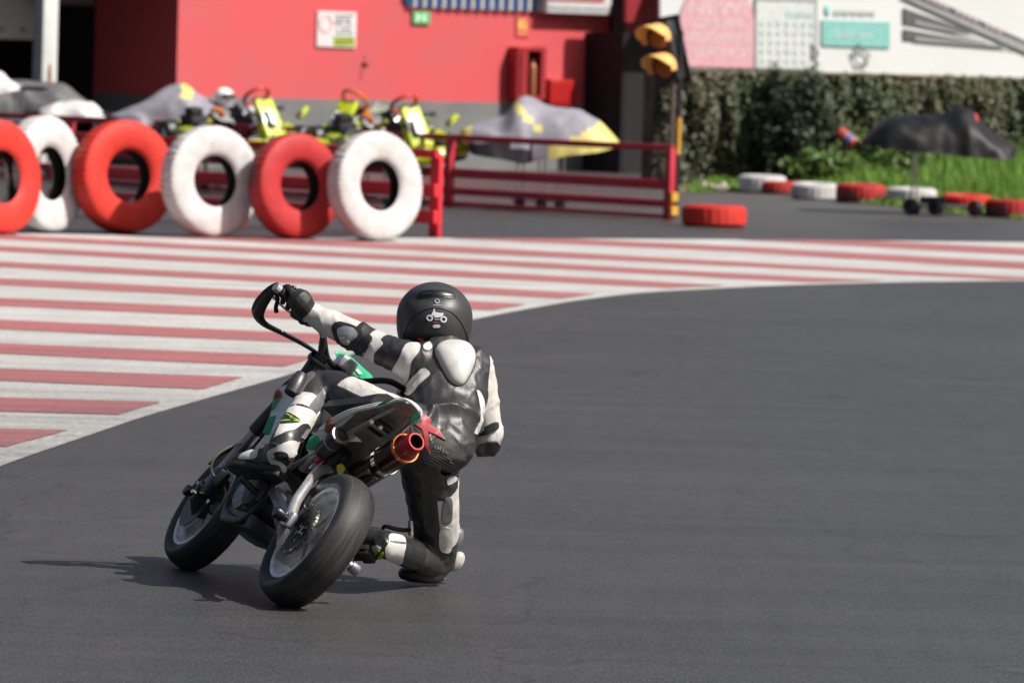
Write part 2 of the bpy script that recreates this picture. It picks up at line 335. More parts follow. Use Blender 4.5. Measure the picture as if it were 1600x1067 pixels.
g = MB(); wbox(g, 650, 21, 655, 35, .04, .043); wbox(g, 661, 21, 666, 35, .04, .043); wbox(g, 655, 26, 661, 30, .04, .043); wb(g, 'figure', mat('exit_pale', (.5, .7, .5), .5), t)
t = wthing('extinguisher_sign', 816, 56, 'small red sign with yellow extinguisher symbol above the cabinet', 'sign')
wb(wbox(MB(), 807, 27, 826, 58, .012, .022), 'board', mat('sign_red_soft', (.55, .08, .07), .5), t)
YL = mat('sign_yellow', (.7, .42, .12), .5); g = MB(); wbox(g, 810, 33, 816, 47, .022, .025); wbox(g, 813, 30, 822, 33.5, .022, .025); wbox(g, 818, 36, 823, 48, .022, .025); wbox(g, 808, 52, 824, 54.5, .022, .025); wb(g, 'symbol', YL, t)
t = wthing('extinguisher_cabinet', 822, 155, 'dark red fire extinguisher cabinet with open dark window on wall', 'cabinet')
CAB = mat('cabinet_red', (.32, .02, .025), .5)
g = MB(); wbox(g, 802, 74, 807, 156, .012, .25); wbox(g, 839, 74, 844, 156, .012, .25); wbox(g, 807, 74, 839, 80, .012, .25); wbox(g, 807, 150, 839, 156, .012, .25); wbox(g, 807, 80, 822, 150, .2, .25); wb(g, 'case', CAB, t)
wb(wbox(MB(), 807, 80, 839, 150, .012, .03), 'case_back', DARKIN, t)
u, z = wuv(831, 150, .12); wb(MB().lathe([(0, .0), (.06, 0), (.065, .03), (.065, .42), (.045, .48), (.02, .5), (.02, .56), (0, .56)], wpt(u, z, .12), ez, 14), 'extinguisher', mat('extinguisher_body', (.35, .12, .05), .35), t)
t = wthing('hose_box', 876, 168, 'bright red square box low on the wall beside the cabinet', 'box')
wb(wbox(MB(), 856, 124, 893, 166, .012, .16), 'case', mat('hose_box_red', (.42, .012, .012), .4), t, bevel=.01)
wb(wbox(MB(), 860, 129, 889, 161, .16, .168), 'door', mat('hose_box_door', (.38, .012, .012), .4), t)
g = MB(); P_ = [wuv(*q) for q in ((571, 85), (569, 95), (566, 108), (563, 125))]; g.tube([wpt(u, z, .02) for u, z in P_], .006, 6); wbox(g, 568, 97, 578, 100, .012, .05)
t = wthing('wall_tap', 571, 100, 'thin pipe with small tap on the red wall', 'tap'); wb(g, 'pipe', mat('tap_pink', (.4, .10, .11), .5), t)

# canopy column with a rusty patch
u, z = wuv(68, 180, .1); cb = wpt(u, 0, .1)
t = empty('canopy_column', cb, label='pale grey steel column with rust patch carrying the canopy', category='column')
CM = mat('column_paint', (.52, .54, .52), .5, col2=(.45, .47, .45), vs=3)
MB().box((0, 0, 1.4), (.25, .25, 2.8), (wt, wn, ez)).build('shaft', CM, t, bevel=.01)
MB().box((0, 0, .01), (.4, .4, .02), (wt, wn, ez)).build('base_plate', CM, t)
q = wuv(72, 120, .1 + .137); MB().plate([wt * (x_) + ez * (q[1] + y_) for x_, y_ in ((-.03, -.16), (.02, -.18), (.035, -.02), (.02, .15), (-.015, .2), (-.035, .04))], wn, .004).build('rust_patch', mat('rust', (.28, .13, .05), .8, col2=(.12, .05, .02), vs=12), t).location = tuple(wn * .127)

# ================================================================== FENCES
F_OLD = mat('fence_red_dull', (.44, .02, .04), .45, col2=(.36, .02, .035), vs=2.5); F_NEW = mat('fence_red_bright', (.60, .02, .032), .42, col2=(.52, .02, .03), vs=2.5)
A_ = at(-40, 178, 64.4); B_ = at(1052, 232, 55.7); A_[2] = B_[2] = (B_[2] + .0)
fdir = (B_ - A_); FL = np.linalg.norm(fdir); fdir /= FL; HB = B_[2]
t = empty('pit_fence', (B_[0], B_[1], 0), label='long dull red rail fence in front of the parked karts', category='fence')
o0 = np.array([B_[0], B_[1], 0])
def frail(o0, d, L0, L1, z, wx, wz, name, m, par): MB().bar(d * L0 + ez * z, d * L1 + ez * z, wx, wz).build(name, m, par, bevel=.006)
frail(o0, fdir, -FL, 0, HB, .05, .07, 'rail', F_OLD, t); frail(o0, fdir, -FL, -.04, .40, .04, .11, 'rail', F_OLD, t); frail(o0, fdir, -FL, -.04, .19, .04, .085, 'rail', F_OLD, t); frail(o0, fdir, -FL, -.04, .045, .04, .05, 'rail', F_OLD, t)
for s_ in (-.04, -3.55, -7.1, -10.4):
    MB().box(fdir * s_ + ez * HB / 2, (.09, .09, HB - .02), (fdir, np.cross(ez, fdir), ez)).build('post', F_OLD, t, bevel=.006)
for z_ in (.12, .27):
    MB().box(fdir * .035 + ez * z_, (.04, .1, .1), (fdir, np.cross(ez, fdir), ez)).build('yellow_band', mat('fence_yellow', (.6, .32, .03), .5), t)
A2 = at(80, 211, 52.4); B2 = at(684, 241, 49.0); HB2 = B2[2]; A2[2] = HB2; d2 = B2 - A2; L2 = np.linalg.norm(d2); d2 /= L2; o2 = np.array([B2[0], B2[1], 0])
t = empty('tyre_fence', o2, label='short bright red rail fence behind the standing painted tyres', category='fence')
for z_, w_ in ((HB2, .085), (.46, .13), (.2, .13)): frail(o2, d2, -L2, 0, z_, .06, w_, 'rail', F_NEW, t)
for s_ in (-.06, -L2 * .5, -L2 + .06): MB().box(d2 * s_ + np.cross(ez, d2) * .062 + ez * (HB2 / 2 - .005), (.12, .06, HB2), (d2, np.cross(ez, d2), ez)).build('post', F_NEW, t, bevel=.006)

# ================================================================== TYRES
INN = mat('tyre_inside', (.012, .012, .012), .8)
def tyre_mesh(name, Ro, Wd, hole, lugs, m, dp=.016):
    Ri = Ro * hole; h = Wd / 2; a = (Ro - Ri)
    prof = [(Ri, -h * .62), (Ri + .02, -h * .8), (Ri + a * .2, -h * .92), (Ri + a * .5, -h), (Ri + a * .78, -h * .97), (Ro - .04, -h * .90), (Ro - .012, -h * .84), (Ro, -h * .74), (Ro + .004, -h * .2), (Ro + .004, h * .2), (Ro, h * .74), (Ro - .012, h * .84), (Ro - .04, h * .90), (Ri + a * .78, h * .97), (Ri + a * .5, h), (Ri + a * .2, h * .92), (Ri + .02, h * .8), (Ri, h * .62), (Ri + .05, h * .5), (Ro - .06, h * .3), (Ro - .06, -h * .3), (Ri + .05, -h * .5)]
    def mod(k, j):
        q = 0
        if j in (6, 7, 10, 11) and (k % 4) >= 2: q -= dp
        if j in (8, 9) and (k // 2 % 3) == 0: q -= .008
        return q
    g = MB().lathe(prof, (0, 0, 0), (0, -1, 0), lugs * 4, closed=True, mod=mod)
    g.m = [1 if (i % len(prof)) >= 17 else 0 for i in range(len(g.f))]
    me = bpy.data.meshes.new(name); me.from_pydata(g.v, [], g.f); me.materials.append(m); me.materials.append(INN); me.polygons.foreach_set('material_index', g.m); me.shade_smooth(); me.set_sharp_from_angle(angle=R(38)); return me
def tyre_paint(name, c, c2, worn, thr):
    m = mat(name, c, .6, col2=c2, vs=6, vlo=.4, vhi=.72, bump=.5, bs=35, bdist=.008, spec=.3, detail=9)
    n = m.node_tree.nodes; l = m.node_tree.links; b = n['Principled BSDF']; src = b.inputs['Base Color'].links[0].from_socket
    tc = n.new('ShaderNodeTexCoord'); q = n.new('ShaderNodeTexNoise'); q.inputs['Scale'].default_value = 5.5; q.inputs['Detail'].default_value = 10; q.inputs['Roughness'].default_value = .72; l.new(tc.outputs['Object'], q.inputs['Vector'])
    # paint is rubbed off the tread (away from the outer face)
    sp = n.new('ShaderNodeSeparateXYZ'); l.new(tc.outputs['Object'], sp.inputs[0]); ad = n.new('ShaderNodeMath'); ad.operation = 'MULTIPLY_ADD'; ad.inputs[1].default_value = worn; l.new(sp.outputs['Y'], ad.inputs[0]); l.new(q.outputs['Fac'], ad.inputs[2])
    r_ = n.new('ShaderNodeValToRGB'); r_.color_ramp.elements[0].position = thr; r_.color_ramp.elements[1].position = thr + .1; r_.color_ramp.elements[0].color = (0, 0, 0, 1); r_.color_ramp.elements[1].color = (.85, .85, .85, 1); l.new(ad.outputs[0], r_.inputs[0])
    mx = n.new('ShaderNodeMixRGB'); mx.inputs[2].default_value = (.06, .05, .05, 1); l.new(r_.outputs[0], mx.inputs[0]); l.new(src, mx.inputs[1]); l.new(mx.outputs[0], b.inputs['Base Color']); return m
TR = tyre_paint('tyre_red', (.54, .032, .02), (.42, .026, .018), .7, .62); TRW = tyre_paint('tyre_red_worn', (.40, .026, .026), (.30, .024, .024), 1.4, .48); TW = tyre_paint('tyre_white', (.52, .515, .51), (.40, .37, .36), .7, .62)
rows = [(-8, 366, 55, TR, 1.06, .28, 'bright red standing tyre cut off by the left picture edge'),
        (66, 363, 62, TW, 1.10, .30, 'white standing tyre turned almost edge-on between two red ones'),
        (190, 364, 40, TR, 1.075, .34, 'bright red standing tyre with clean paint, third from the left'),
        (326, 370, 39, TW, 1.05, .30, 'clean white standing tyre in the middle of the painted row'),
        (458, 373, 41, TRW, 1.00, .32, 'dull red standing tyre with worn black tread'),
        (583, 376, 41, TW, 1.04, .30, 'white standing tyre with grey scuffed shoulder at the right end of the row')]
for px, py, yaw, m, D, Wd, lab in rows:
    me = tyre_mesh('standing_tyre', D / 2, Wd * .78, .465, 58, m, .010)
    gp = ground(px, py + 2)
    o = link('standing_tyre', me, None, label=lab, category='tyre', group='painted tyres standing along the fence')
    o.location = (gp[0], gp[1] + .1, D / 2 * math.cos(R(6)) + .01); o.rotation_euler = (R(-6), random.uniform(0, 6), R(yaw)); o.rotation_mode = 'XYZ'
    o.matrix_world = Matrix.Translation(o.location) @ Matrix.Rotation(R(yaw), 4, 'Z') @ Matrix.Rotation(R(-6), 4, 'X') @ Matrix.Rotation(random.uniform(0, 6), 4, 'Y')
lying = [(1117, 356, .70, .23, TR, 'single bright red tyre lying flat beside the fence end'),
         (1192, 303, .64, .24, TW, 'white tyre lying flat, first of the row below the ivy'),
         (1216, 304, .62, .17, TRW, 'low dull red tyre lying between two white tyres below the ivy'),
         (1275, 313, .62, .21, TW, 'white tyre lying flat, second white one of the row'),
         (1347, 318, .64, .24, TRW, 'dull red tyre lying between white tyres at the grass edge'),
         (1427, 322, .64, .22, TW, 'white tyre lying behind the kart trolley wheels'),
         (1512, 331, .62, .20, TR, 'red tyre lying right of the trolley at the grass edge'),
         (1584, 341, .64, .21, TRW, 'dark worn red tyre lying at the right picture edge')]
for px, py, D, Wd, m, lab in lying:
    me = tyre_mesh('lying_tyre', D / 2, Wd, .52, 36, m, .004); gp = ground(px, py)
    o = link('lying_tyre', me, None, label=lab, category='tyre', group='painted tyres lying on the ground')
    o.matrix_world = Matrix.Translation((gp[0], gp[1] + D / 2, Wd / 2 + .004)) @ Matrix.Rotation(random.uniform(-.04, .04), 4, 'X') @ Matrix.Rotation(R(90) * -1, 4, 'X') @ Matrix.Rotation(random.uniform(0, 6), 4, 'Y')

# ================================================================== TRAFFIC LIGHT
gb = ground(1050, 340); YTL = gb[1] + .35
lt = at(1034, 82, YTL); pb_ = np.array([at(1050, 200, YTL)[0], YTL, 0])
t = empty('traffic_light', pb_, label='two-lens amber traffic light on a pole at the fence end', category='traffic light')
TLB = mat('signal_black', (.02, .02, .022), .45); AMB = mat('amber_visor', (.78, .43, .13), .4, col2=(.72, .38, .11)); LENS = mat('amber_lens', (.35, .13, .02), .25)
MB().tube([(0, 0, 0), (0, 0, lt[2] - .1)], .034, 14).build('pole', mat('pole_grey_brown', (.14, .11, .10), .5), t)
MB().tube([(.075, -.02, 0), (.075, -.02, lt[2] + .25)], .026, 12).build('pole', TLB, t)
MB().tube([(.075, -.02, HB - .1), (.075, -.02, HB + .32)], .029, 12).build('yellow_sleeve', mat('sleeve_yellow', (.62, .33, .03), .5), t)
hc = lt - pb_ + np.array([0, -.02, 0]); tilt = Matrix.Rotation(R(-13), 3, 'Y') @ Matrix.Rotation(R(-32), 3, 'Z')
def hx(p): return tuple(np.array(tilt @ Vector(p)) + hc)
g = MB().box((0, .09, 0), (.30, .2, .68)); g.v = [hx(p) for p in g.v]; g.build('housing', TLB, t, bevel=.02)
g = MB().box((0, .2, 0), (.40, .02, .78)); g.v = [hx(p) for p in g.v]; g.build('backboard', TLB, t, bevel=.008)
for z_ in (.17, -.17):
    g = MB(); n_ = 22; rr = .165; v = []
    for k in range(n_ + 1):
        a = R(-20) + R(220) * k / n_; L = .12 + .22 * max(0, math.sin(a)) ** .7
        for (r_, y_) in ((rr, 0), (rr, -L), (rr - .008, -L), (rr - .008, 0)): v.append(hx((r_ * math.cos(a), y_ - .01, z_ + r_ * math.sin(a))))
    g.add(v, [(4 * k + j, 4 * k + (j + 1) % 4, 4 * k + 4 + (j + 1) % 4, 4 * k + 4 + j) for k in range(n_) for j in range(4)]); g.build('visor', AMB, t)
    g = MB().ell((0, 0, z_), (.135, .03, .135)); g.v = [hx(p) for p in g.v]; g.build('lens', LENS, t)

# ================================================================== BILLBOARD above the ivy wall
YB = 71.0
BPHI = R(30); bt = np.array([math.cos(BPHI), math.sin(BPHI), 0]); bn = np.array([math.sin(BPHI), -math.cos(BPHI), 0]); B0 = at(1150, 300, YB)
def bp_(px, py, o=0.):
    d = ray(px, py); return CAM + d * (((B0 + bn * o - CAM) @ bn) / (d @ bn))
def bquad(name, pts, m, par, o, th=.02):
    mb = MB().plate([bp_(x, y, o) - np.array(par.location) for x, y in pts], bn, th); return mb.build(name, m, par, smooth=False)
b0 = bp_(1030, 107); b1 = bp_(1700, 125)
t = empty('billboard', tuple(b0), label='long white billboard about an online booking service above the ivy', category='billboard')
BW = mat('billboard_white', (.60, .615, .605), .5, col2=(.56, .575, .565), vs=.8)
bquad('panel', [(1030, -160), (2050, -160), (2050, 134), (1030, 106)], BW, t, 0, .06)
bquad('frame_edge', [(1030, 106), (2050, 134), (2050, 138), (1030, 110)], mat('billboard_edge', (.16, .12, .08), .6), t, .03, .08)
PKB = mat('billboard_pink', (.62, .34, .375), .5); pp = [(1062 + 58 - 58 * math.cos(q) if q <= math.pi else 0, 40 - 75 * math.sin(q)) for q in np.linspace(0, math.pi, 18)]
bquad('pink_badge', [(x, y) for x, y in pp] + [(1177, 107), (1068, 104)], PKB, t, .045)
g = MB()
for s_, y_, w_, h_ in (('NEW!', 14, .95, .27), ('ONLINE', 37, .86, .2), ('BOOKING', 60, .95, .19), ('SERVICE', 83, .92, .19)):
    put_text(g, s_, h_, bp_(1122 + (y_ - 12) * .06, y_, .058), bt, ez, w_)
g.v = [tuple(np.array(p) - np.array(t.location)) for p in g.v]; g.build('lettering', mat('lettering_white', (.64, .52, .53), .5), t, smooth=False, kind='stuff')
bquad('calendar_page', [(1182, -6), (1276, -2), (1276, 110), (1182, 106)], mat('calendar_white', (.58, .615, .595), .5), t, .045)
g = MB()
def bbox(g, x0, y0, x1, y1, o): g.plate([bp_(x0, y0, o) - np.array(t.location), bp_(x1, y0 + (x1 - x0) * .028, o) - np.array(t.location), bp_(x1, y1 + (x1 - x0) * .028, o) - np.array(t.location), bp_(x0, y1, o) - np.array(t.location)], bn, .006)
bbox(g, 1182, -6, 1276, 1, .06); bbox(g, 1180, -6, 1183, 107, .06); bbox(g, 1274, -2, 1277, 110, .06); bbox(g, 1181, 105, 1277, 107.5, .06); g.build('calendar_frame', mat('calendar_frame', (.36, .37, .37), .5), t, smooth=False)
g = MB(); g2 = MB(); g3 = MB(); [bbox(g3, 1229 + k * 7.5, 18 + k * .2, 1229 + k * 7.5 + (5, 4, 5.5, 4.5, 5, 4)[k], 27 + k * .2, .062) for k in range(6)]
for j in range(5):
    for i in range(7):
        if j == 4 and i > 5: continue
        cx, cy = 1191 + i * 13, 37 + j * 14.5 + i * .35
        bbox(g2 if (i * 3 + j) % 4 == 0 or i == 0 else g, cx - 2.5, cy - 3.5, cx + 2.5, cy + 3.5, .062)
g.build('calendar_days', mat('day_grey', (.50, .52, .51), .5), t, smooth=False, kind='stuff'); g2.build('calendar_marked_days', mat('day_teal', (.43, .56, .52), .5), t, smooth=False, kind='stuff'); g3.build('calendar_title', mat('title_teal', (.46, .62, .60), .5), t, smooth=False, kind='stuff')
bquad('book_button', [(1284, 32), (1390, 35), (1390, 75.5), (1284, 71.5)], TEAL, t, .045)
g = MB(); put_text(g, 'Book now', .17, bp_(1334, 55, .06) - np.array(t.location), bt, ez, .62); g.build('button_text', mat('btn_text', (.58, .66, .65), .5), t, smooth=False, kind='stuff')
g = MB(); [bbox(g, 1305 + k * 7.2, 16 + k * .2, 1305 + k * 7.2 + (5, 4, 5, 4.5, 3.5, 5, 4, 5, 4)[k], (24, 23, 24, 22, 24, 23, 24, 22, 24)[k] + k * .2, .05) for k in range(9)]; g.build('headline_text', mat('headline', (.50, .52, .51), .5), t, smooth=False, kind='stuff')
g = MB().ell(bp_(1294, 16, .05) - np.array(t.location), (.05, .01, .08), (bt, bn, ez)); g.build('drop_logo', mat('drop_teal', (.3, .66, .62), .5), t)
def pix(name, cx, cy, rows_, c, o):
    g = MB()
    for j, row in enumerate(rows_):
        for i, ch in enumerate(row):
            if ch == 'x': bbox(g, cx + i * 3.0, cy + j * 3.6, cx + i * 3.0 + 2.6, cy + j * 3.6 + 3.2, o)
    g.build(name, c, t, smooth=False, kind='stuff')
DG = mat('cursor_dark', (.14, .14, .14), .5)
pix('arrow_cursor', 1268, 70, ['x...', 'xx..', 'x.x.', 'x..x', 'x.xx', 'xx..', 'x.x.', '..x.', '...x'], DG, .07)
pix('hand_cursor', 1332, 68, ['...x.....', '..x.x....', '..x.x....', 'x.x.xxx..', 'xxx....xx', 'x.......x', '.x......x', '.x.....x.', '..x....x.', '..xxxxxx.'], DG, .07)
BD = mat('banner_dark', (.10, .10, .10), .45); BG = mat('banner_grey', (.32, .32, .33), .4)
bquad('dark_banner', [(1408, -4), (1450, -4), (1610, 68), (1610, 86)], BD, t, .05); bquad('grey_banner', [(1408, -4), (1610, 86), (1640, 90), (1610, 74), (1432, 0)], BG, t, .064, .01)
bquad('dark_banner', [(1412, 13), (1520, 52), (1412, 37)], BD, t, .05); bquad('dark_banner', [(1412, 46), (1570, 74), (1412, 62)], BD, t, .05)
bquad('grey_banner', [(1430, 32), (1545, 62), (1430, 38)], BG, t, .064, .01); bquad('grey_banner', [(1430, 58), (1590, 77), (1430, 64)], BG, t, .064, .01)
g = MB(); dv = bp_(1560, 50, .08) - bp_(1460, 6, .08); dv /= np.linalg.norm(dv); [bbox(g, 1447 + k * 9.3, -4 + k * 4.1, 1447 + k * 9.3 + 7, 3 + k * 4.1, .078) for k in range(13) if k not in (4, 9)]; g.build('banner_text', mat('banner_pale', (.42, .34, .36), .5), t, smooth=False, kind='stuff')

# ================================================================== IVY WALL, VERGE, RUBBLE
IVL = (bp_(2050, 200) - B0) @ bt; IVF = (bp_(1030, 200) - B0) @ bt; IVW0 = B0 + bt * IVF - bn * .1; IVW1 = B0 + bt * IVL - bn * .1
wl = MB().box((0, 0, .8), (IVL - IVF, .3, 1.6), (bt, bn, ez)); wl.v = [tuple(np.array(p) + np.array([(IVW0[0] + IVW1[0]) / 2, (IVW0[1] + IVW1[1]) / 2, 0]) - bn * .2) for p in wl.v]
wl.build('boundary_wall', mat('old_wall', (.12, .105, .085), .9, col2=(.05, .045, .035), vs=2.5, vlo=.3, vhi=.6, bump=.5, bs=20, bdist=.02), label='old dark boundary wall hidden under the ivy', category='wall')
def leafmat(name, a, b, isl=.3):
    m = mat(name, a, .55, col2=b, vs=1.1, vlo=.35, vhi=.68, spec=.35, island=isl, detail=4); return m
IVY = leafmat('ivy_leaf', (.052, .074, .030), (.098, .080, .048)); WEED = leafmat('weed_leaf', (.06, .12, .022), (.095, .15, .032), .3); GRASS = leafmat('grass_blade', (.10, .22, .026), (.16, .27, .04), .3)
def leaves(P, size, nrm, m, name, par=None, **tags):
    n = len(P); a = rng.normal(size=(n, 3)) * .6 + np.array(nrm); a /= np.linalg.norm(a, axis=1)[:, None]
    b = np.cross(a, rng.normal(size=(n, 3))); b /= np.linalg.norm(b, axis=1)[:, None]; c = np.cross(a, b)
    s_ = (size * (.6 + .8 * rng.random(n)))[:, None]
    V = np.stack([P - c * s_, P + b * s_ * .55 + a * s_ * .15, P + c * s_, P - b * s_ * .55 + a * s_ * .15], 1).reshape(-1, 3)
    me = bpy.data.meshes.new(name); me.vertices.add(len(V)); me.vertices.foreach_set('co', V.ravel())
    me.loops.add(4 * n); me.loops.foreach_set('vertex_index', np.arange(4 * n, dtype=np.int32)); me.polygons.add(n)
    me.polygons.foreach_set('loop_start', np.arange(0, 4 * n, 4, dtype=np.int32)); me.update(); me.validate(); me.materials.append(m)
    return link(name, me, par, **tags)
def lump(x, z): return .5 + .28 * np.sin(x * 2.3 + 1.2 * np.sin(z * 2 + x)) + .22 * np.sin(x * 5.1 + 2 + np.sin(x * 1.7) * 2)
n = 60000; X = rng.uniform(IVF, IVL, n); Zv = rng.random(n) ** .9 * 1.66
dens = lump(X, Zv) * (.55 + .45 * np.sin(X * 9 + 3 * np.sin(Zv * 1.5 + X * 3)) ** 2); keep = rng.random(n) < .02 + .62 * dens; X, Zv = X[keep], Zv[keep]
dep = .05 + .38 * lump(X, Zv) * rng.random(len(X)) ** .6 * (1.15 - Zv / 2.4)
SX, SY, SZ = [], [], []
for k in range(340):                                            # hanging strands in front of the mat of leaves
    x0 = rng.uniform(IVF, IVL); L_ = rng.uniform(.35, 1.5); n_ = int(70 * L_) + 20; q = rng.random(n_); wd = rng.uniform(.03, .09); pr = rng.uniform(.12, .42)
    SX.append(x0 + rng.normal(size=n_) * wd * (1 - .5 * q) + .06 * np.sin(q * 4 + x0 * 9)); SZ.append(1.64 - q * L_); SY.append(pr * (.45 + .55 * np.sin(np.clip(q * 2.2 + .3, 0, 3.1))) + rng.normal(size=n_) * .03)
X = np.r_[X, np.concatenate(SX)]; Zv = np.clip(np.r_[Zv, np.concatenate(SZ)], .03, 1.66); dep = np.r_[dep, np.concatenate(SY)]
ivy = empty('ivy_hedge', (B0[0], B0[1], 0), label='thick hanging ivy covering the wall under the billboard', category='ivy')
ivy.rotation_euler = (0, 0, BPHI); leaves(np.stack([X, .16 - dep, Zv], 1), .038, (.1, -1, .5), IVY, 'ivy_leaves', ivy, kind='stuff')
# a rounded bush of ivy that stands forward
def bush(px, py, Y, rx, rz, n, m, name, lab, ry=.5):
    Y = bp_(px, 300, .0)[1] - (71 - Y) * .8; c = at(px, py, Y); e = empty(name, (c[0], c[1], 0), label=lab, category='bush', group='bushes at the foot of the ivy')
    d = rng.normal(size=(n, 3)); d /= np.linalg.norm(d, axis=1)[:, None]; r_ = (.55 + .45 * rng.random(n)) * (1 + .16 * np.sin(d[:, 0] * 7 + d[:, 2] * 5) + .12 * np.sin(d[:, 2] * 11 + d[:, 1] * 6))
    P = d * r_[:, None] * np.array([rx, ry, rz]) + np.array([0, 0, c[2]]); P = P[P[:, 2] > .02]
    leaves(P, .05, (0, -.4, .6), m, 'foliage', e, kind='stuff')
    g = MB()
    for k in range(5): g.tube([(rng.normal() * .05, 0, 0), (rng.normal() * .2, rng.normal() * .1, c[2] * .6), (rng.normal() * rx * .5, rng.normal() * .2, c[2] + rz * .3)], [.03, .02, .008], 6)
    g.build('stem', mat('stem_brown', (.06, .04, .025), .9), e)
DKB = leafmat('bush_leaf_dark', (.018, .035, .016), (.05, .07, .028)); MDB = leafmat('bush_leaf', (.05, .10, .028), (.09, .14, .04))
bush(1235, 215, 70.3, .62, .95, 7000, DKB, 'bush', 'tall dark bush against the ivy left of the red object', .35)
bush(1285, 268, 69.2, .55, .32, 3000, WEED, 'bush', 'low bright bush above the red and white lying tyres', .35)
bush(1370, 250, 69.3, .7, .42, 4200, WEED, 'bush', 'yellow-green bush behind the black covered kart', .4)
# grass verge
vg = [ground(x, y, .006) for x, y in ((1060, 301), (1130, 300), (1230, 304), (1320, 316), (1420, 325), (1500, 334), (2040, 382))]
MB().add(vg + [np.array([IVW1[0], IVW1[1], .006]), np.array([IVW0[0], IVW0[1], .006])], [tuple(range(9))]).build('verge_soil', mat('verge_soil', (.10, .09, .045), .95, col2=(.07, .085, .03), vs=2), kind='structure')
n = 42000; U = rng.random(n); px = 1075 + 950 * U ** .8; gy = np.interp(px, [1060, 1130, 1230, 1320, 1420, 1500, 2040], [301, 300, 304, 316, 325, 334, 382])
G0 = np.array([ground(a_, b_) for a_, b_ in zip(px, gy)]); tt = rng.random(n) ** 1.3; Y = G0[:, 1] + tt * (np.interp(px, [1060, 2040], [bp_(1060, 300)[1], bp_(2040, 300)[1]]) - .1 - G0[:, 1]); X = G0[:, 0] * Y / G0[:, 1]
hg = (.06 + .36 * tt * np.interp(px, [1075, 1230, 1300, 1450, 1600], [.12, .4, .9, 1.5, 2.1])) * (.5 + .8 * rng.random(n)) * (.7 + .5 * lump(X * 1.3, Y * .0)); an = rng.random(n) * 6.28; w_ = .006 + .012 * rng.random(n); le = rng.normal(size=(n, 2)) * .22
V = np.zeros((n, 3, 3)); V[:, 0] = np.stack([X - w_ * np.cos(an), Y - w_ * np.sin(an), 0 * X], 1); V[:, 1] = np.stack([X + w_ * np.cos(an), Y + w_ * np.sin(an), 0 * X], 1); V[:, 2] = np.stack([X + le[:, 0] * hg, Y + le[:, 1] * hg, hg], 1)
me = bpy.data.meshes.new('grass'); me.vertices.add(3 * n); me.vertices.foreach_set('co', V.ravel()); me.loops.add(3 * n); me.loops.foreach_set('vertex_index', np.arange(3 * n, dtype=np.int32)); me.polygons.add(n); me.polygons.foreach_set('loop_start', np.arange(0, 3 * n, 3, dtype=np.int32)); me.update(); me.validate(); me.materials.append(GRASS)
link('grass', me, None, kind='stuff', label='long bright green grass on the verge below the ivy', category='grass')
# pale broken wall stub and stones by the fence
c = at(1098, 268, 69.3); s0 = ground(1098, 287)
g = MB().box((0, 0, .17), (.62, .12, .34)); g.v = [(x + .02 * math.sin(z * 9 + x * 7), y, z * (1 + .25 * math.sin(x * 5 + 1))) for x, y, z in g.v]
g.build('wall_stub', mat('stub_paint', (.55, .58, .60), .7, col2=(.22, .34, .45), vs=4, vlo=.45, vhi=.6), label='low white and blue painted stub at the foot of the ivy', category='wall', bevel=.015).location = (s0[0], s0[1], 0)
for px, py, r_, lab in ((1098, 296, .09, 'pale stone nearest the fence in the weeds'), (1112, 298, .07, 'small pale stone in the middle of the rubble'), (1128, 300, .10, 'flat tan stone right of the small pale stone')):
    p = ground(px, py); g = MB().ell((0, 0, r_ * .5), (r_, r_ * .8, r_ * .7), None, 9, 6); g.v = [tuple(np.array(q) * (1 + .18 * math.sin(q[0] * 40 + q[2] * 33 + px))) for q in g.v]
    g.build('rubble_stone', mat('stone_pale', (.42, .36, .30), .9, col2=(.3, .27, .22), vs=9), label=lab, category='stone', group='stones at the foot of the ivy').location = (p[0], p[1], 0)
# red and blue bundle caught in the ivy
c = at(1322, 216, bp_(1325, 300)[1] - 1.6); e = empty('red_bundle', c, label='small tilted red and blue drum caught in the ivy', category='drum')
ax = np.array([.75, -.25, -.6]); MB().lathe([(0, -.14), (.08, -.14), (.095, -.12), (.095, .12), (.08, .14), (0, .14)], (0, 0, 0), ax, 18).build('drum', mat('drum_red', (.38, .05, .05), .5), e)
MB().lathe([(.0965, -.0), (.098, .0), (.098, .08), (.0965, .08)], (0, 0, 0), ax, 18).build('blue_band', mat('drum_blue', (.04, .10, .28), .5), e)

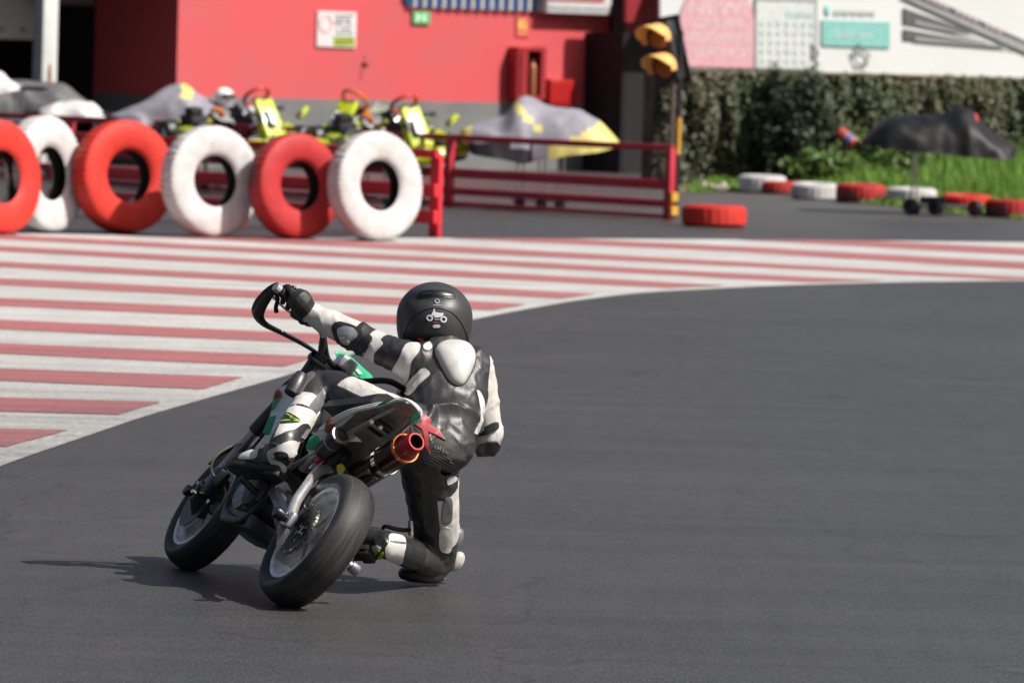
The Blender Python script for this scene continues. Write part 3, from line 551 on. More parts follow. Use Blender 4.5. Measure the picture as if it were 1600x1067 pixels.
# ================================================================== KARTS
KY = mat('kart_yellow', (.46, .54, .012), .28, col2=(.03, .03, .03), vs=9, vlo=.52, vhi=.57, coat=.5, detail=2); KB = mat('kart_black', (.02, .02, .022), .45); KM = mat('kart_metal', (.62, .62, .62), .25, 1.); KR = mat('kart_red', (.5, .03, .02), .4); KO = mat('kart_orange', (.6, .16, .03), .4); KW = mat('kart_white', (.75, .75, .74), .35); KG = mat('kart_seat', (.24, .27, .20), .55)
def kart(seat_m, trim):
    """one kart on a trolley, nose along +x, floor at z = 0.62"""
    r_ = empty('go_kart', (0, 0, 0)); z = .66
    g = MB()
    for y in (-.3, .3): g.tube([(-.7, y, z), (.2, y, z), (.65, y * .6, z), (.85, y * .6, z)], .016, 8)
    for x in (-.68, -.2, .3, .8): g.tube([(x, -.42 if x < .5 else -.25, z), (x, .42 if x < .5 else .25, z)], .016, 8)
    g.build('chassis', KM, r_)
    for x, y in ((-.55, -.58), (-.55, .58), (.6, -.52), (.6, .52)):
        wl_ = MB().lathe([(.06, -.08), (.11, -.09), (.135, -.07), (.14, 0), (.135, .07), (.11, .09), (.06, .08)], (x, y, z + .02), (0, 1, 0), 22, closed=True).build('wheel', KB, r_)
        MB().lathe([(0, -.05), (.05, -.06), (.065, -.07), (.065, .07), (.05, .06), (0, .05)], (x, y, z + .02), (0, 1, 0), 14).build('rim', KM, wl_)
    for y in (-.56, .56): MB().loft([[(x, y + dy * (.75 if abs(x) > .35 else 1), z + dz * (.75 if abs(x) > .35 else 1)) for dy, dz in ((-.11, -.05), (.11, -.05), (.11, .07), (.04, .13), (-.08, .10))] for x in (-.38, -.3, .2, .38)]).build('side_pod', KY, r_, bevel=.02)
    g = MB().loft([[(x, y, zz) for x, zz in ((.78 + b_, z - .07), (.98 + b_, z - .06), (1.02 + b_, z + .04), (.95 + b_, z + .12), (.82 + b_, z + .10))] for y, b_ in ((-.52, -.14), (-.42, -.03), (-.2, .02), (.2, .02), (.42, -.03), (.52, -.14))]); g.build('front_fairing', KY, r_, bevel=.02)
    g = MB().loft([[(.62, y_, z + .06), (.78, y_ * .9, z + .10), (.47, y_ * .75, z + .50), (.40, y_ * .7, z + .50)] for y_ in (-.16, -.08, .08, .16)]); g.build('steering_fairing', KY, r_, bevel=.025)
    MB().plate([(.735, -.07, z + .25), (.735, .03, z + .22), (.60, .06, z + .37), (.60, -.05, z + .39)], (.78, 0, .62), .02).build('number_plate', KW, r_)
    g = MB(); c = np.array([.33, 0, z + .50]); n_ = np.array([-.72, 0, .69]); u = np.array([0, 1., 0]); b = np.cross(n_, u)
    g.tube([c + .15 * (math.cos(a) * u + math.sin(a) * b) for a in np.linspace(0, 2 * math.pi, 25)], .02, 8); sw = g.build('steering_wheel', trim, r_)
    MB().tube([c, (.62, 0, z + .1)], .012, 8).build('steering_column', KM, sw)
    g = MB(); 
    rings = []
    for (x, zz, hw) in ((.12, z + .03, .17), (-.05, z + .02, .20), (-.22, z + .05, .20), (-.31, z + .16, .19), (-.36, z + .28, .15)):
        rings.append([(x, -hw, zz + .16 if zz < z + .2 else zz), (x - .03, -hw * .7, zz), (x - .03, hw * .7, zz), (x, hw, zz + .16 if zz < z + .2 else zz), (x - .03, hw * .7, zz - .02), (x - .05, -hw * .7, zz - .02)])
    g.loft(rings); g.build('seat', seat_m, r_)
    en = MB().box((-.35, -.38, z + .12), (.26, .22, .2)).box((-.35, -.38, z + .26), (.16, .16, .1)).build('engine', KB, r_, bevel=.02)
    MB().tube([(-.2, -.42, z + .15), (-.02, -.46, z + .16), (-.1, -.5, z + .1)], [.03, .055, .03], 12, sub=3).build('exhaust_can', KM, en)
    MB().tube([(-.62, -.5, z + .02), (-.78, -.42, z + .07), (-.78, .42, z + .07), (-.62, .5, z + .02)], .022, 8, sub=4).build('rear_bumper', KY, r_)
    MB().lathe([(0, 0), (.06, 0), (.07, .05), (.05, .12), (0, .13)], (-.12, .36, z + .02), (0, 0, 1), 14).build('fuel_cap', KO, r_)
    for q in range(18):
        a_ = np.array([rng.uniform(-.6, .7), rng.uniform(-.45, .45), z + rng.uniform(.04, .30)]); b_ = a_ + np.clip(rng.normal(size=3), -1.2, 1.2) * np.array([.16, .14, .07])
        MB().tube([a_, (a_ + b_) / 2 + rng.normal(size=3) * .02, b_], [.02 + .02 * rng.random()] * 3, 8, sub=2).build('bracket_tube', (KB, KM, KY, KB, KW, KO, KB, KM, KY)[q % 9], r_)
    return r_
def trolley(r_, z=.62):
    tr = MB()
    for x in (-.35, .35):
        for y in (-.22, .22): tr.tube([(x, y, .06), (x * .8, y, z)], .014, 8)
        tr.tube([(x * .8, -.24, z), (x * .8, .24, z)], .014, 8)
    tr.tube([(-.35, -.22, .1), (.35, -.22, .1)], .014, 8).tube([(-.35, .22, .1), (.35, .22, .1)], .014, 8); tr.build('stand_frame', KM, r_, kind='stuff')
    for x in (-.35, .35):
        for y in (-.22, .22): MB().lathe([(.0, -.02), (.055, -.02), (.06, 0), (.055, .02), (0, .02)], (x, y, .062), (0, 1, 0), 14).build('castor', KB, r_)
k1 = kart(KB, KR); trolley(k1)
def place(k, px, py, yaw, lab, roll=0, pit=0):
    p = ground(px, py); k.location = (p[0], p[1], 0); k.rotation_euler = (R(roll), R(pit), R(yaw)); k['label'] = lab; k['category'] = 'kart'; k['group'] = 'uncovered yellow karts behind the fence'; return k
k1.scale = (1.07,) * 3; place(k1, 372, 303, -52, 'yellow kart behind the white and dull red tyres, nose to the right', 5, 6)
k2 = place(copy_tree(k1), 572, 312, 236, 'yellow kart with grey-green seat behind the fence, nose to the left', -6, 5)
k3 = place(copy_tree(k1), 606, 316, -58, 'yellow kart next to the grey plinth above the rightmost white tyre', 6, 8)
for ch in k2.children:
    if ch.name.startswith('seat'): ch.data = ch.data.copy(); ch.data.materials[0] = KG; ch.scale = (1.5, 1.4, 1.06)
    if ch.name.startswith('steering_wheel'): ch.data = ch.data.copy(); ch.data.materials[0] = KO

# ---- covered karts: cloth draped over a kart, built from its side outline
def cover(name, px0, px1, top, bot, depth, base, mats, lab, W=.62, zone=None, stand=True, folds=.012, legs=None):
    """top / bot: (photo x, photo y) outline of the cloth at distance depth"""
    sc_ = FPX / depth; bx = base; n = 56; mcount = 22
    xs = np.linspace(px0, px1, n); ty = np.interp(xs, *zip(*top)); by = np.interp(xs, *zip(*bot))
    for _ in range(3): ty[1:-1] = (ty[:-2] + 2 * ty[1:-1] + ty[2:]) / 4; by[1:-1] = (by[:-2] + 2 * by[1:-1] + by[2:]) / 4
    g = MB(); V = []; 
    for i in range(n):
        pt = at(xs[i], ty[i], depth); pbm = at(xs[i], by[i], depth); u = (i / (n - 1)) * 2 - 1
        hw = W * (max(0, 1 - abs(u) ** 6)) ** .4 + .02
        for j in range(mcount + 1):
            a = math.pi * j / mcount; cx = math.cos(a); sy = math.sin(a) ** .75
            q_ = Vector((pt[0] * 2.3, j * .22 + pt[0], depth)); n1 = mnoise.noise(q_); n2 = mnoise.noise(q_ * 2.7 + Vector((5, 1, 2)))
            fl = folds * 2.2 * ((1 - abs(n1) * 3.2) * .8 + n2 * .9) * (1 - .35 * sy)
            zz = pbm[2] + (pt[2] - pbm[2]) * sy + (0 if j in (0, mcount) else fl)
            V.append((pt[0] - bx[0] + fl * .5, -cx * hw * (1 if j not in (0, mcount) else 1.02) - fl, zz))
    m1 = mcount + 1; f = [(i * m1 + j, (i + 1) * m1 + j, (i + 1) * m1 + j + 1, i * m1 + j + 1) for i in range(n - 1) for j in range(mcount)]
    f += [tuple(range(m1)), tuple((n - 1) * m1 + j for j in range(m1))[::-1]]
    g.add(V, f)
    if zone:
        for q, fc in enumerate(g.f):
            c = np.mean([g.v[k] for k in fc], axis=0); g.m[q] = zone(c[0], c[1], c[2])
    e = empty(name, bx, label=lab, category='kart', group='karts under covers'); g.build('cover', mats, e, angle=60)
    if stand:
        sx = legs or (-.3, .3); zt = np.mean([at(x, y, depth)[2] for x, y in bot]) + .12
        for s_ in sx:
            for y in (-.12, .12): MB().tube([(s_ + y * .3, y, .08), (s_ + y * .3, y, zt)], .012, 8).build('stand_leg', KM, e)
            MB().tube([(s_, -.24, .1), (s_, .24, .1)], .016, 8).build('stand_foot', KM, e)
            for y in (-.24, .24): MB().lathe([(0, -.025), (.06, -.025), (.066, 0), (.06, .025), (0, .025)], (s_, y, .066), (0, 1, 0), 14).build('castor', KB, e)
        MB().tube([(sx[0] - .1, -.2, .1), (sx[-1] + .1, -.2, .1)], .016, 8).build('stand_rail', KM, e)
        MB().box(((sx[0] + sx[-1]) / 2, 0, zt - .04), (1.3, .5, .05)).build('kart_floor', KB, e)
    return e
CG = mat('cover_grey', (.26, .25, .285), .6, col2=(.20, .195, .225), vs=4, bump=.2, bs=30); CYL = mat('cover_yellow', (.58, .52, .16), .6, col2=(.52, .44, .12), vs=4); CBK = mat('cover_black', (.006, .006, .0065), .55, col2=(.005, .005, .0055), vs=5, bump=.4, bs=9, bdist=.03, spec=.35); CLG = mat('cover_pale', (.58, .56, .55), .6, col2=(.5, .48, .47), vs=4); CDG = mat('cover_dark_grey', (.10, .10, .105), .6)
dA = ground(845, 331)[1] + 1.1
e = cover('covered_kart', 719, 966, [(719, 205), (735, 196), (790, 181), (800, 165), (812, 151), (825, 150), (845, 160), (870, 170), (908, 172), (922, 180), (945, 196), (966, 224)], [(719, 220), (735, 240), (800, 250), (820, 256), (850, 248), (900, 240), (940, 236), (966, 228)], dA, (at(845, 331, dA)[0], dA, 0), [CG, CYL, KB],
      'grey and yellow covered kart on a stand behind the red fence', zone=lambda x, y, z: 2 if (z < at(740, 222, dA)[2] and x < -.12) else 1 if (x > .0 and z < .63 + x * .62) or (x < -.85) else (1 if (abs(x + .11 - (.98 - z)) < .05 and z > .93) else 0), legs=(-.25, .0, .22))
dB = ground(1440, 336)[1] + .25
e = cover('covered_kart', 1347, 1586, [(1347, 220), (1360, 203), (1383, 186), (1400, 181), (1450, 182), (1480, 176), (1497, 167), (1515, 168), (1530, 190), (1560, 214), (1586, 232)], [(1347, 222), (1380, 230), (1420, 236), (1470, 238), (1500, 244), (1530, 245), (1560, 248), (1586, 246)], dB, (at(1440, 336, dB)[0], dB, 0), [CBK, KR], 'kart under a shiny black cover on a trolley by the grass', folds=.015, legs=(-.10,), zone=lambda x, y, z: 1 if (.59 < x < .62 and z > 1.16 and y < 0) else 0)
for x, y in ((-.16, -.3), (.14, -.32), (.62, -.3)):
    wl_ = MB().lathe([(.04, -.05), (.075, -.06), (.095, -.04), (.095, .04), (.075, .06), (.04, .05)], (x, y, .1), (.9, 1, 0), 20, closed=True).build('trolley_wheel', KB, e); MB().lathe([(0, -.03), (.045, -.035), (.045, .035), (0, .03)], (x, y, .1), (.9, 1, 0), 14).build('rim', KR if x > .5 else KB, wl_)
MB().tube([(-.16, -.25, .12), (.62, -.25, .12)], .02, 8).build('axle_bar', KM, e)
MB().tube([(.27, .1, .1), (.26, .1, .72)], .009, 8).build('stand_leg', DARKIN, e); MB().box((.12, -.1, .16), (.3, .3, .12)).build('trolley_motor', KB, e, bevel=.02)
dC = 62.5
cover('covered_kart', 172, 385, [(172, 182), (200, 170), (235, 152), (262, 136), (285, 130), (300, 138), (315, 152), (350, 160), (375, 172), (385, 186)], [(172, 184), (230, 196), (290, 194), (330, 198), (385, 196)], dC, (at(275, 300, dC)[0], dC, 0), [CG, CYL], 'grey covered kart with yellow peak left of the yellow karts', zone=lambda x, y, z: 1 if (.06 < x < .2 and z > 1.12) or (z < .88 and x > .25) else 0)
cover('covered_kart', 60, 168, [(60, 172), (85, 162), (120, 158), (145, 162), (168, 184)], [(60, 188), (168, 187)], 65.2, (at(115, 300, 65.2)[0], 65.2, 0), [CLG], 'low kart under a pale cover right of the steel column', W=.5)
cover('covered_kart', -60, 150, [(-60, 130), (-20, 122), (20, 126), (100, 130), (150, 172)], [(-60, 190), (150, 190)], 67.3, (at(45, 300, 67.3)[0], 67.3, 0), [CDG], 'large kart under dark grey cover behind the steel column', W=.5)
cover('covered_kart', -70, 36, [(-70, 100), (0, 112), (15, 128), (36, 138)], [(-70, 150), (-10, 150), (36, 140)], 64.8, (at(-10, 300, 64.8)[0], 64.8, 0), [CLG], 'kart under a pale folded cover at the left picture edge', W=.4)
c = at(350, 152, 62.2); e = empty('white_helmet', c, label='white crash helmet lying on the grey kart cover', category='helmet'); MB().ell((0, 0, 0), (.13, .16, .12)).build('shell', KW, e); MB().ell((.03, -.05, .01), (.115, .125, .05)).build('visor', KB, e)

# ================================================================== MOTORCYCLE, leaning right, seen from behind (local x forward, y left, z up)
PSI, LAM, RT = R(20.6), R(34.5), .058
fw = np.array([-math.sin(PSI), math.cos(PSI), 0]); rt_ = np.array([math.cos(PSI), math.sin(PSI), 0])
upv = math.sin(LAM) * rt_ + math.cos(LAM) * ez; lfv = -(math.cos(LAM) * rt_ - math.sin(LAM) * ez)
RR = .255; OB = ground(495, 845, (RR - RT) * math.cos(LAM) + RT) - upv * RR
BM = Matrix(((fw[0], lfv[0], upv[0], OB[0]), (fw[1], lfv[1], upv[1], OB[1]), (fw[2], lfv[2], upv[2], OB[2]), (0, 0, 0, 1)))
def w2b(p): q = np.asarray(p) - OB; return np.array([q @ fw, q @ lfv, q @ upv])
def dl(d): d = np.asarray(d, float); return np.array([d @ fw, d @ lfv, d @ upv])
CL = w2b(CAM)
def pb(px, py, x):                       # point of the bike's cross-section at x that shows at this photo point
    d = dl(ray(px, py)); return CL + d * ((x - CL[0]) / d[0])
bike = empty('motorcycle', (0, 0, 0), label='small leaning racing motorcycle with white and green panels', category='motorcycle'); bike.matrix_world = BM
RUB = mat('tyre_rubber', (.012, .012, .012), .58, col2=(.030, .029, .028), vs=7, vlo=.45, vhi=.8, bump=.2, bs=60, spec=.35); RUBD = mat('tyre_sidewall', (.012, .0115, .0115), .5, col2=(.02, .017, .015), vs=14)
ALU = mat('brushed_aluminium', (.72, .71, .69), .33, .8, col2=(.6, .59, .57), vs=30, bump=.05, bs=300); ALD = mat('dull_aluminium', (.33, .33, .34), .42, 1., col2=(.24, .24, .25), vs=18); CHR = mat('chrome', (.75, .76, .78), .10, 1.)
RIMW = mat('rim_white', (.80, .80, .80), .35, col2=(.5, .5, .5), vs=25); SPK = mat('spoke_silver', (.52, .52, .51), .45, .25, col2=(.36, .35, .33), vs=25)
BLK = mat('black_plastic', (.016, .016, .017), .4, col2=(.022, .022, .022), vs=30, bump=.1, bs=200); BLM = mat('black_metal', (.02, .02, .02), .35, .6); DRK = mat('grimy_metal', (.07, .065, .06), .5, .7, col2=(.035, .03, .028), vs=25)
PW = mat('panel_white', (.70, .69, .68), .28, col2=(.62, .61, .60), vs=18, coat=.4); PG = mat('panel_green', (.02, .30, .13), .3, col2=(.02, .26, .11), vs=18, coat=.4); PR = mat('panel_red', (.42, .03, .03), .35); UND = mat('fender_underside', (.56, .51, .43), .4, col2=(.33, .29, .24), vs=16, vlo=.35, vhi=.6)
def wheel(x, Rw, tw, rim, name):
    h = tw / 2; s_ = Rw - rim; prof = [(rim - .004, -h * .62), (rim + s_ * .22, -h * .86), (rim + s_ * .45, -h * .99), (Rw - s_ * .42, -h)]
    arc = [(Rw - s_ * .42 * (1 - math.sin(a)) ** .9, -h * math.cos(a)) for a in np.linspace(.12, math.pi - .12, 17)]
    prof = prof + arc + [(r_, -y_) for r_, y_ in prof[::-1]]
    ty = MB(); ty.lathe([(r_, y_) for r_, y_ in prof], (x, 0, Rw), (0, 1, 0), 96)
    m_ = len(prof) - 1; ty.m = [1 if (i % m_) < 4 or (i % m_) >= m_ - 4 else 0 for i in range(len(ty.f))]
    wo = MB().lathe([(rim - .004, -h * .80), (rim + .010, -h * .82), (rim + .010, -h * .66), (rim - .012, -h * .52), (rim - .022, -h * .3), (rim - .025, 0), (rim - .022, h * .3), (rim - .012, h * .52), (rim + .010, h * .66), (rim + .010, h * .82), (rim - .004, h * .80)], (x, 0, Rw), (0, 1, 0), 72, closed=True).build(name, RIMW, bike)
    ty.build('tyre', [RUB, RUBD], wo, angle=50)
    for k in range(5):
        a = 2 * math.pi * k / 5 + .5; e = np.array([math.cos(a), 0, math.sin(a)]); q = np.cross(e, [0, 1, 0])
        g = MB().loft([[np.array([x, 0, Rw]) + e * r_ + q * w_ * sx + np.array([0, d_ * sy, 0]) for sx, sy in ((-1, -1), (1, -1), (1, 1), (-1, 1))] for r_, w_, d_ in ((.025, .022, .03), (.08, .014, .022), (rim - .018, .02, .026))])
        g.build('spoke', SPK, wo, bevel=.004)
    MB().lathe([(0, -.05), (.03, -.05), (.036, -.03), (.036, .03), (.03, .05), (0, .05)], (x, 0, Rw), (0, 1, 0), 24).build('hub', SPK, wo)
    return wo
def scuff(m, zc):
    n = m.node_tree.nodes; l = m.node_tree.links; b = n['Principled BSDF']; tc = n.new('ShaderNodeTexCoord'); mp = n.new('ShaderNodeMapping'); mp.inputs['Scale'].default_value = (3, 45, 3); l.new(tc.outputs['Object'], mp.inputs[0])
    q = n.new('ShaderNodeTexNoise'); q.inputs['Scale'].default_value = 1.6; q.inputs['Detail'].default_value = 8; q.inputs['Roughness'].default_value = .7; l.new(mp.outputs[0], q.inputs['Vector'])
    r_ = n.new('ShaderNodeValToRGB'); r_.color_ramp.elements[0].position = .38; r_.color_ramp.elements[1].position = .72; r_.color_ramp.elements[0].color = (.010, .010, .010, 1); r_.color_ramp.elements[1].color = (.050, .048, .046, 1); l.new(q.outputs['Fac'], r_.inputs[0]); l.new(r_.outputs[0], b.inputs['Base Color'])
scuff(RUB, RR)
rw = wheel(0, RR, .134, .174, 'rear_wheel'); fwh = wheel(1.154, .245, .118, .170, 'front_wheel')
# sprocket and chain
sp = MB().lathe([(.05, -.003), (.092, -.003), (.092, .003), (.05, .003)], (0, .07, RR), (0, 1, 0), 96, closed=True, mod=lambda k, j: .005 * (k % 3 == 0) if j in (1, 2) else 0).build('sprocket', BLM, bike)
for k in range(6):
    a = k * math.pi / 3; MB().bar((.02 * math.cos(a), .07, RR + .02 * math.sin(a)), (.055 * math.cos(a), .07, RR + .055 * math.sin(a)), .016, .006, (0, 1, 0)).build('sprocket_arm', BLM, sp)
g = MB(); c1 = np.array([0, RR]); c2 = np.array([.43, .345]); path = [(c1[0] + .094 * math.cos(a), c1[1] + .094 * math.sin(a)) for a in np.linspace(R(100), R(282), 26)] + [(.43 + .03 * math.cos(a), .345 + .03 * math.sin(a)) for a in np.linspace(R(282), R(460), 10)]; path.append(path[0]); path = np.array(path)
L = np.r_[0, np.cumsum(np.linalg.norm(np.diff(path, axis=0), axis=1))]; N = int(L[-1] / .0135)
for k in range(N):
    s0, s1 = L[-1] * k / N, L[-1] * (k + .82) / N; a = [np.interp(s0, L, path[:, i]) for i in (0, 1)]; b = [np.interp(s1, L, path[:, i]) for i in (0, 1)]
    g.bar((a[0], .07, a[1]), (b[0], .07, b[1]), .014 if k % 2 else .009, .011, (0, 0, 1) if abs(b[0] - a[0]) > 1e-4 else (1, 0, 0))
g.build('chain', mat('chain_steel', (.30, .29, .27), .35, 1., col2=(.12, .11, .1), vs=60), bike, smooth=False, kind='stuff')
# swingarm: lower beams, rising brace and arch in front of the wheel
sw = MB().bar((.0, .112, RR), (.44, .095, .36), .028, .05).build('swingarm', ALD, bike, bevel=.008)
MB().bar((.0, -.112, RR), (.44, -.095, .36), .028, .05).build('swingarm_beam', ALD, sw, bevel=.008)
A_ = [np.array([.005, .122, .268]), pb(463, 783, .08), pb(479, 759, .15), pb(490, 744, .205), pb(499, 736, .24), pb(512, 733, .27), pb(530, 736, .285), pb(548, 746, .29), pb(570, 770, .27)]
MB().tube(A_, [.019, .019, .018, .018, .0175, .017, .015, .014, .014], 16, sub=4).build('brace_tube', ALU, sw)
MB().plate([pb(x, y, xx) for x, y, xx in ((500, 748, .25), (535, 745, .28), (540, 756, .27), (505, 790, .14), (478, 800, .08), (474, 790, .09))], (1, .4, -.2), .006).build('gusset_plate', ALD, sw)
for px, py in ((520, 762), (505, 755), (527, 750)): MB().lathe([(0, 0), (.006, 0), (.006, .004), (0, .004)], pb(px, py, .215), (-1, .1, .1), 10).build('plate_hole', BLK, sw)
for s_ in (1, -1):
    bl = MB().box((.005, s_ * .125, RR + .005), (.075, .022, .055)).build('axle_block', ALU, bike, bevel=.008)
    MB().lathe([(0, 0), (.014, 0), (.016, .012), (.021, .014), (.023, .04), (.019, .048), (0, .048)], (0, s_ * .136, RR), (0, s_, 0), 20).build('axle_slider', ALD if s_ < 0 else BLM, bl)
    MB().lathe([(0, 0), (.013, 0), (.013, .016), (0, .016)], (.05, s_ * .137, RR + .012), (0, s_, 0), 6).build('adjuster_nut', CHR, bl)
    MB().lathe([(0, 0), (.012, 0), (.014, .01), (.020, .014), (.022, .05 - .022 * s_), (.018, .056 - .022 * s_), (0, .056 - .022 * s_)], (1.154, s_ * .105, .245), (0, s_, 0), 20).build('axle_slider', ALD if s_ < 0 else BLM, bike)
# chain guide tail below the sprocket
MB().plate([pb(x, y, .06) for x, y in ((432, 872), (437, 812), (446, 806), (452, 830), (446, 868), (440, 878))], (.2, 1, 0), .012).build('chain_guide', ALD, bike, bevel=.003)
# forks
for s_ in (1, -1):
    top = np.array([.845, s_ * .088, .90]); mid = np.array([1.005, s_ * .088, .555]); bot = np.array([1.145, s_ * .088, .25])
    fk = MB().tube([top, top * .3 + mid * .7, mid, mid * .96 + bot * .04], [.025, .026, .028, .026], 16).build('fork_leg', BLK, bike)
    MB().tube([mid, bot], .0185, 14).build('stanchion', mat('stanchion_bronze', (.42, .36, .35), .3, .9), fk)
    MB().box(bot + np.array([0, 0, .015]), (.05, .04, .085)).build('axle_clamp', BLM, fk, bevel=.01)
    for zz in (.0, .035): MB().lathe([(0, 0), (.008, 0), (.008, .02), (0, .02)], bot + np.array([-.02, s_ * .018, zz]), (-.4, s_, 0), 6).build('clamp_bolt', ALU, fk)
for z_, x_ in ((.86, .862), (.70, .935)): MB().box((x_, 0, z_), (.07, .25, .03), (np.array([.92, 0, .38]), np.array([0, 1., 0]), np.array([-.38, 0, .92]))).build('triple_clamp', BLM, bike, bevel=.01)
MB().loft([[(1.154 + (.27 + d_) * math.cos(a), y_ * (.0 + .06), .245 + (.262 + d_) * math.sin(a)) for y_, d_ in ((-1, -.02), (-.7, .004), (0, .012), (.7, .004), (1, -.02), (.6, -.004), (0, .006), (-.6, -.004))] for a in np.linspace(R(35), R(150), 14)]).build('front_mudguard', BLK, bike)
ds = MB().lathe([(.05, -.002), (.115, -.002), (.115, .002), (.05, .002)], (1.154, .072, .245), (0, 1, 0), 48, closed=True).build('brake_disc', BLM, bike)
MB().box((1.08, .082, .315), (.085, .05, .12)).build('brake_caliper', BLM, bike, bevel=.012)
MB().plate([pb(x, y, 1.12) for x, y in ((298, 778), (318, 752), (352, 745), (372, 766), (352, 796), (322, 812), (300, 806))], (.1, 1, 0), .008).build('fork_guard_shade', BLK, bike, bevel=.003)  # black plate added over the upper rim, for the dark fork parts and shadow there
# frame, engine, pegs
g = MB()
for s_ in (1, -1):
    g.tube([(.83, s_ * .03, .80), (.66, s_ * .10, .66), (.46, s_ * .10, .52), (.42, s_ * .095, .34)], .021, 12, sub=4)
    g.tube([(.86, s_ * .02, .72), (.82, s_ * .08, .45), (.74, s_ * .1, .24), (.5, s_ * .1, .21), (.42, s_ * .095, .34)], .014, 10, sub=4)
g.build('frame', BLM, bike, kind='stuff')
g = MB()
for s_ in (1, -1): g.tube([(.50, s_ * .085, .60), (.25, s_ * .075, .60), (.05, s_ * .045 + .015, .715), (-.05, s_ * .03 + .02, .775)], .007, 10, sub=3).tube([(.42, s_ * .09, .45), (.24, s_ * .08, .58), (.08, s_ * .052, .70)], .008, 10)
g.tube([(.08, -.045, .70), (.08, .06, .70)], .008, 10); g.build('subframe', mat('subframe_grey', (.34, .33, .31), .45, .3), bike, kind='stuff')
en = MB().lathe([(0, -.12), (.07, -.12), (.09, -.09), (.115, -.06), (.118, .05), (.10, .085), (.085, .11), (0, .115)], (.56, 0, .335), (0, 1, 0), 32).build('engine', DRK, bike)
MB().lathe([(0, .11), (.055, .115), (.078, .105), (.082, .09)], (.53, .02, .34), (0, 1, 0), 28).build('clutch_cover', DRK, en); MB().lathe([(0, .1), (.045, .11), (.06, .095)], (.62, .02, .30), (0, 1, 0), 24).build('side_cover', ALD, en)
for k in range(7): MB().box((.66 + k * .017, 0, .40 + k * .012), (.008, .15 - .004 * k, .13), (np.array([.82, 0, .57]), np.array([0, 1., 0]), np.array([-.57, 0, .82]))).build('cooling_fin', DRK, en)
MB().plate([pb(x, y, .36) for x, y in ((432, 760), (447, 752), (456, 768), (450, 800), (436, 822), (428, 800))], (.3, 1, 0), .014).build('engine_plate', mat('plate_pale', (.30, .29, .30), .5), bike, bevel=.004)
MB().loft([[(x_, y_, z_ - .02 * abs(y_) * 6) for y_, z_ in ((-.09, .2), (.09, .2), (.11, .26), (-.11, .26))] for x_ in (.42, .6, .78)]).build('belly_pan', BLK, bike, bevel=.015)
for s_, nm in ((1, 'left'), (-1, 'right')):
    pg = MB().tube([(.47, s_ * .1, .31), (.47, s_ * .205, .325)], .012, 10).build('foot_peg', DRK, bike)
    MB().box((.47, s_ * .105, .325), (.05, .03, .07)).build('peg_bracket', DRK, pg, bevel=.006)
MB().tube([np.array([.47, -.10, .29]), pb(585, 832, .42), pb(600, 822, .40), pb(618, 826, .40), pb(632, 828, .42), pb(642, 827, .44)], [.007, .007, .007, .008, .008, .008], 10, sub=3).build('brake_pedal', BLM, bike); MB().tube([pb(642, 813, .44), pb(642, 836, .44)], .011, 12).build('pedal_tip', ALU, bike)
g = MB(); g.tube([pb(405, 735, .62), pb(385, 752, .7), pb(372, 765, .75)], .012, 10); g.build('shift_lever', BLM, bike)
# shock, air box, undertray
shk = MB().lathe([(0, 0), (.029, 0), (.031, .012), (.031, .10), (.028, .112), (.032, .114), (.032, .128), (.022, .135), (0, .135)], pb(503, 706, .27), pb(536, 676, .15) - pb(503, 706, .27), 26).build('reservoir', BLK, bike)
cc = pb(536, 676, .15); ax_ = cc - pb(503, 706, .27); ax_ /= np.linalg.norm(ax_)
for nm, r0, r1, d_, m_ in (('reservoir_ring', .028, .0335, -.055, ALD), ('reservoir_ring', .026, .0335, .0, ALD)): MB().lathe([(r0, 0), (r1, 0), (r1, .007), (r0, .007)], pb(503, 706, .27) + ax_ * (.125 + d_), ax_, 26, closed=True).build(nm, m_, shk)
MB().lathe([(0, 0), (.015, 0), (.015, .004), (0, .004)], pb(503, 706, .27) + ax_ * .1355, ax_, 20).build('cap_screw', DRK, shk)
sp_ = MB(); a0, a1 = pb(520, 735, .30), pb(530, 712, .26); sp_.tube([pb(505, 745, .32), pb(538, 705, .25)], .034, 18); sp_.build('shock_absorber', BLK, bike)
MB().plate([pb(x, y, .33) for x, y in ((516, 742), (556, 738), (600, 735), (590, 690), (545, 690), (520, 715))], (1, 0, 0), .01).build('inner_fender', BLK, bike)
MB().box(pb(590, 666, .1), (.07, .085, .03), (np.array([-.9, 0, .42]), np.array([0, 1., 0]), np.array([.42, 0, .9]))).build('undertray', BLK, bike, bevel=.01)
for px, py in ((580, 659), (594, 668)): MB().lathe([(0, 0), (.0095, 0), (.0095, .006), (.006, .009), (0, .009)], pb(px, py, .048), (-1, .0, .1), 12).build('tray_bolt', ALU, bike)
MB().plate([pb(x, y, .22) for x, y in ((526, 727), (534, 724), (540, 731), (535, 740), (527, 737))], (1, -.2, 0), .004).build('yellow_tag', mat('tag_yellow', (.62, .52, .02), .5), bike)
MB().tube([pb(494, 722, .3), pb(505, 714, .28)], .011, 10).build('red_fitting', mat('fitting_red', (.42, .02, .03), .35, .3), bike)
MB().tube([pb(470, 733, .36), pb(492, 713, .32), pb(500, 708, .3)], .013, 12).build('alloy_link', ALD, bike)
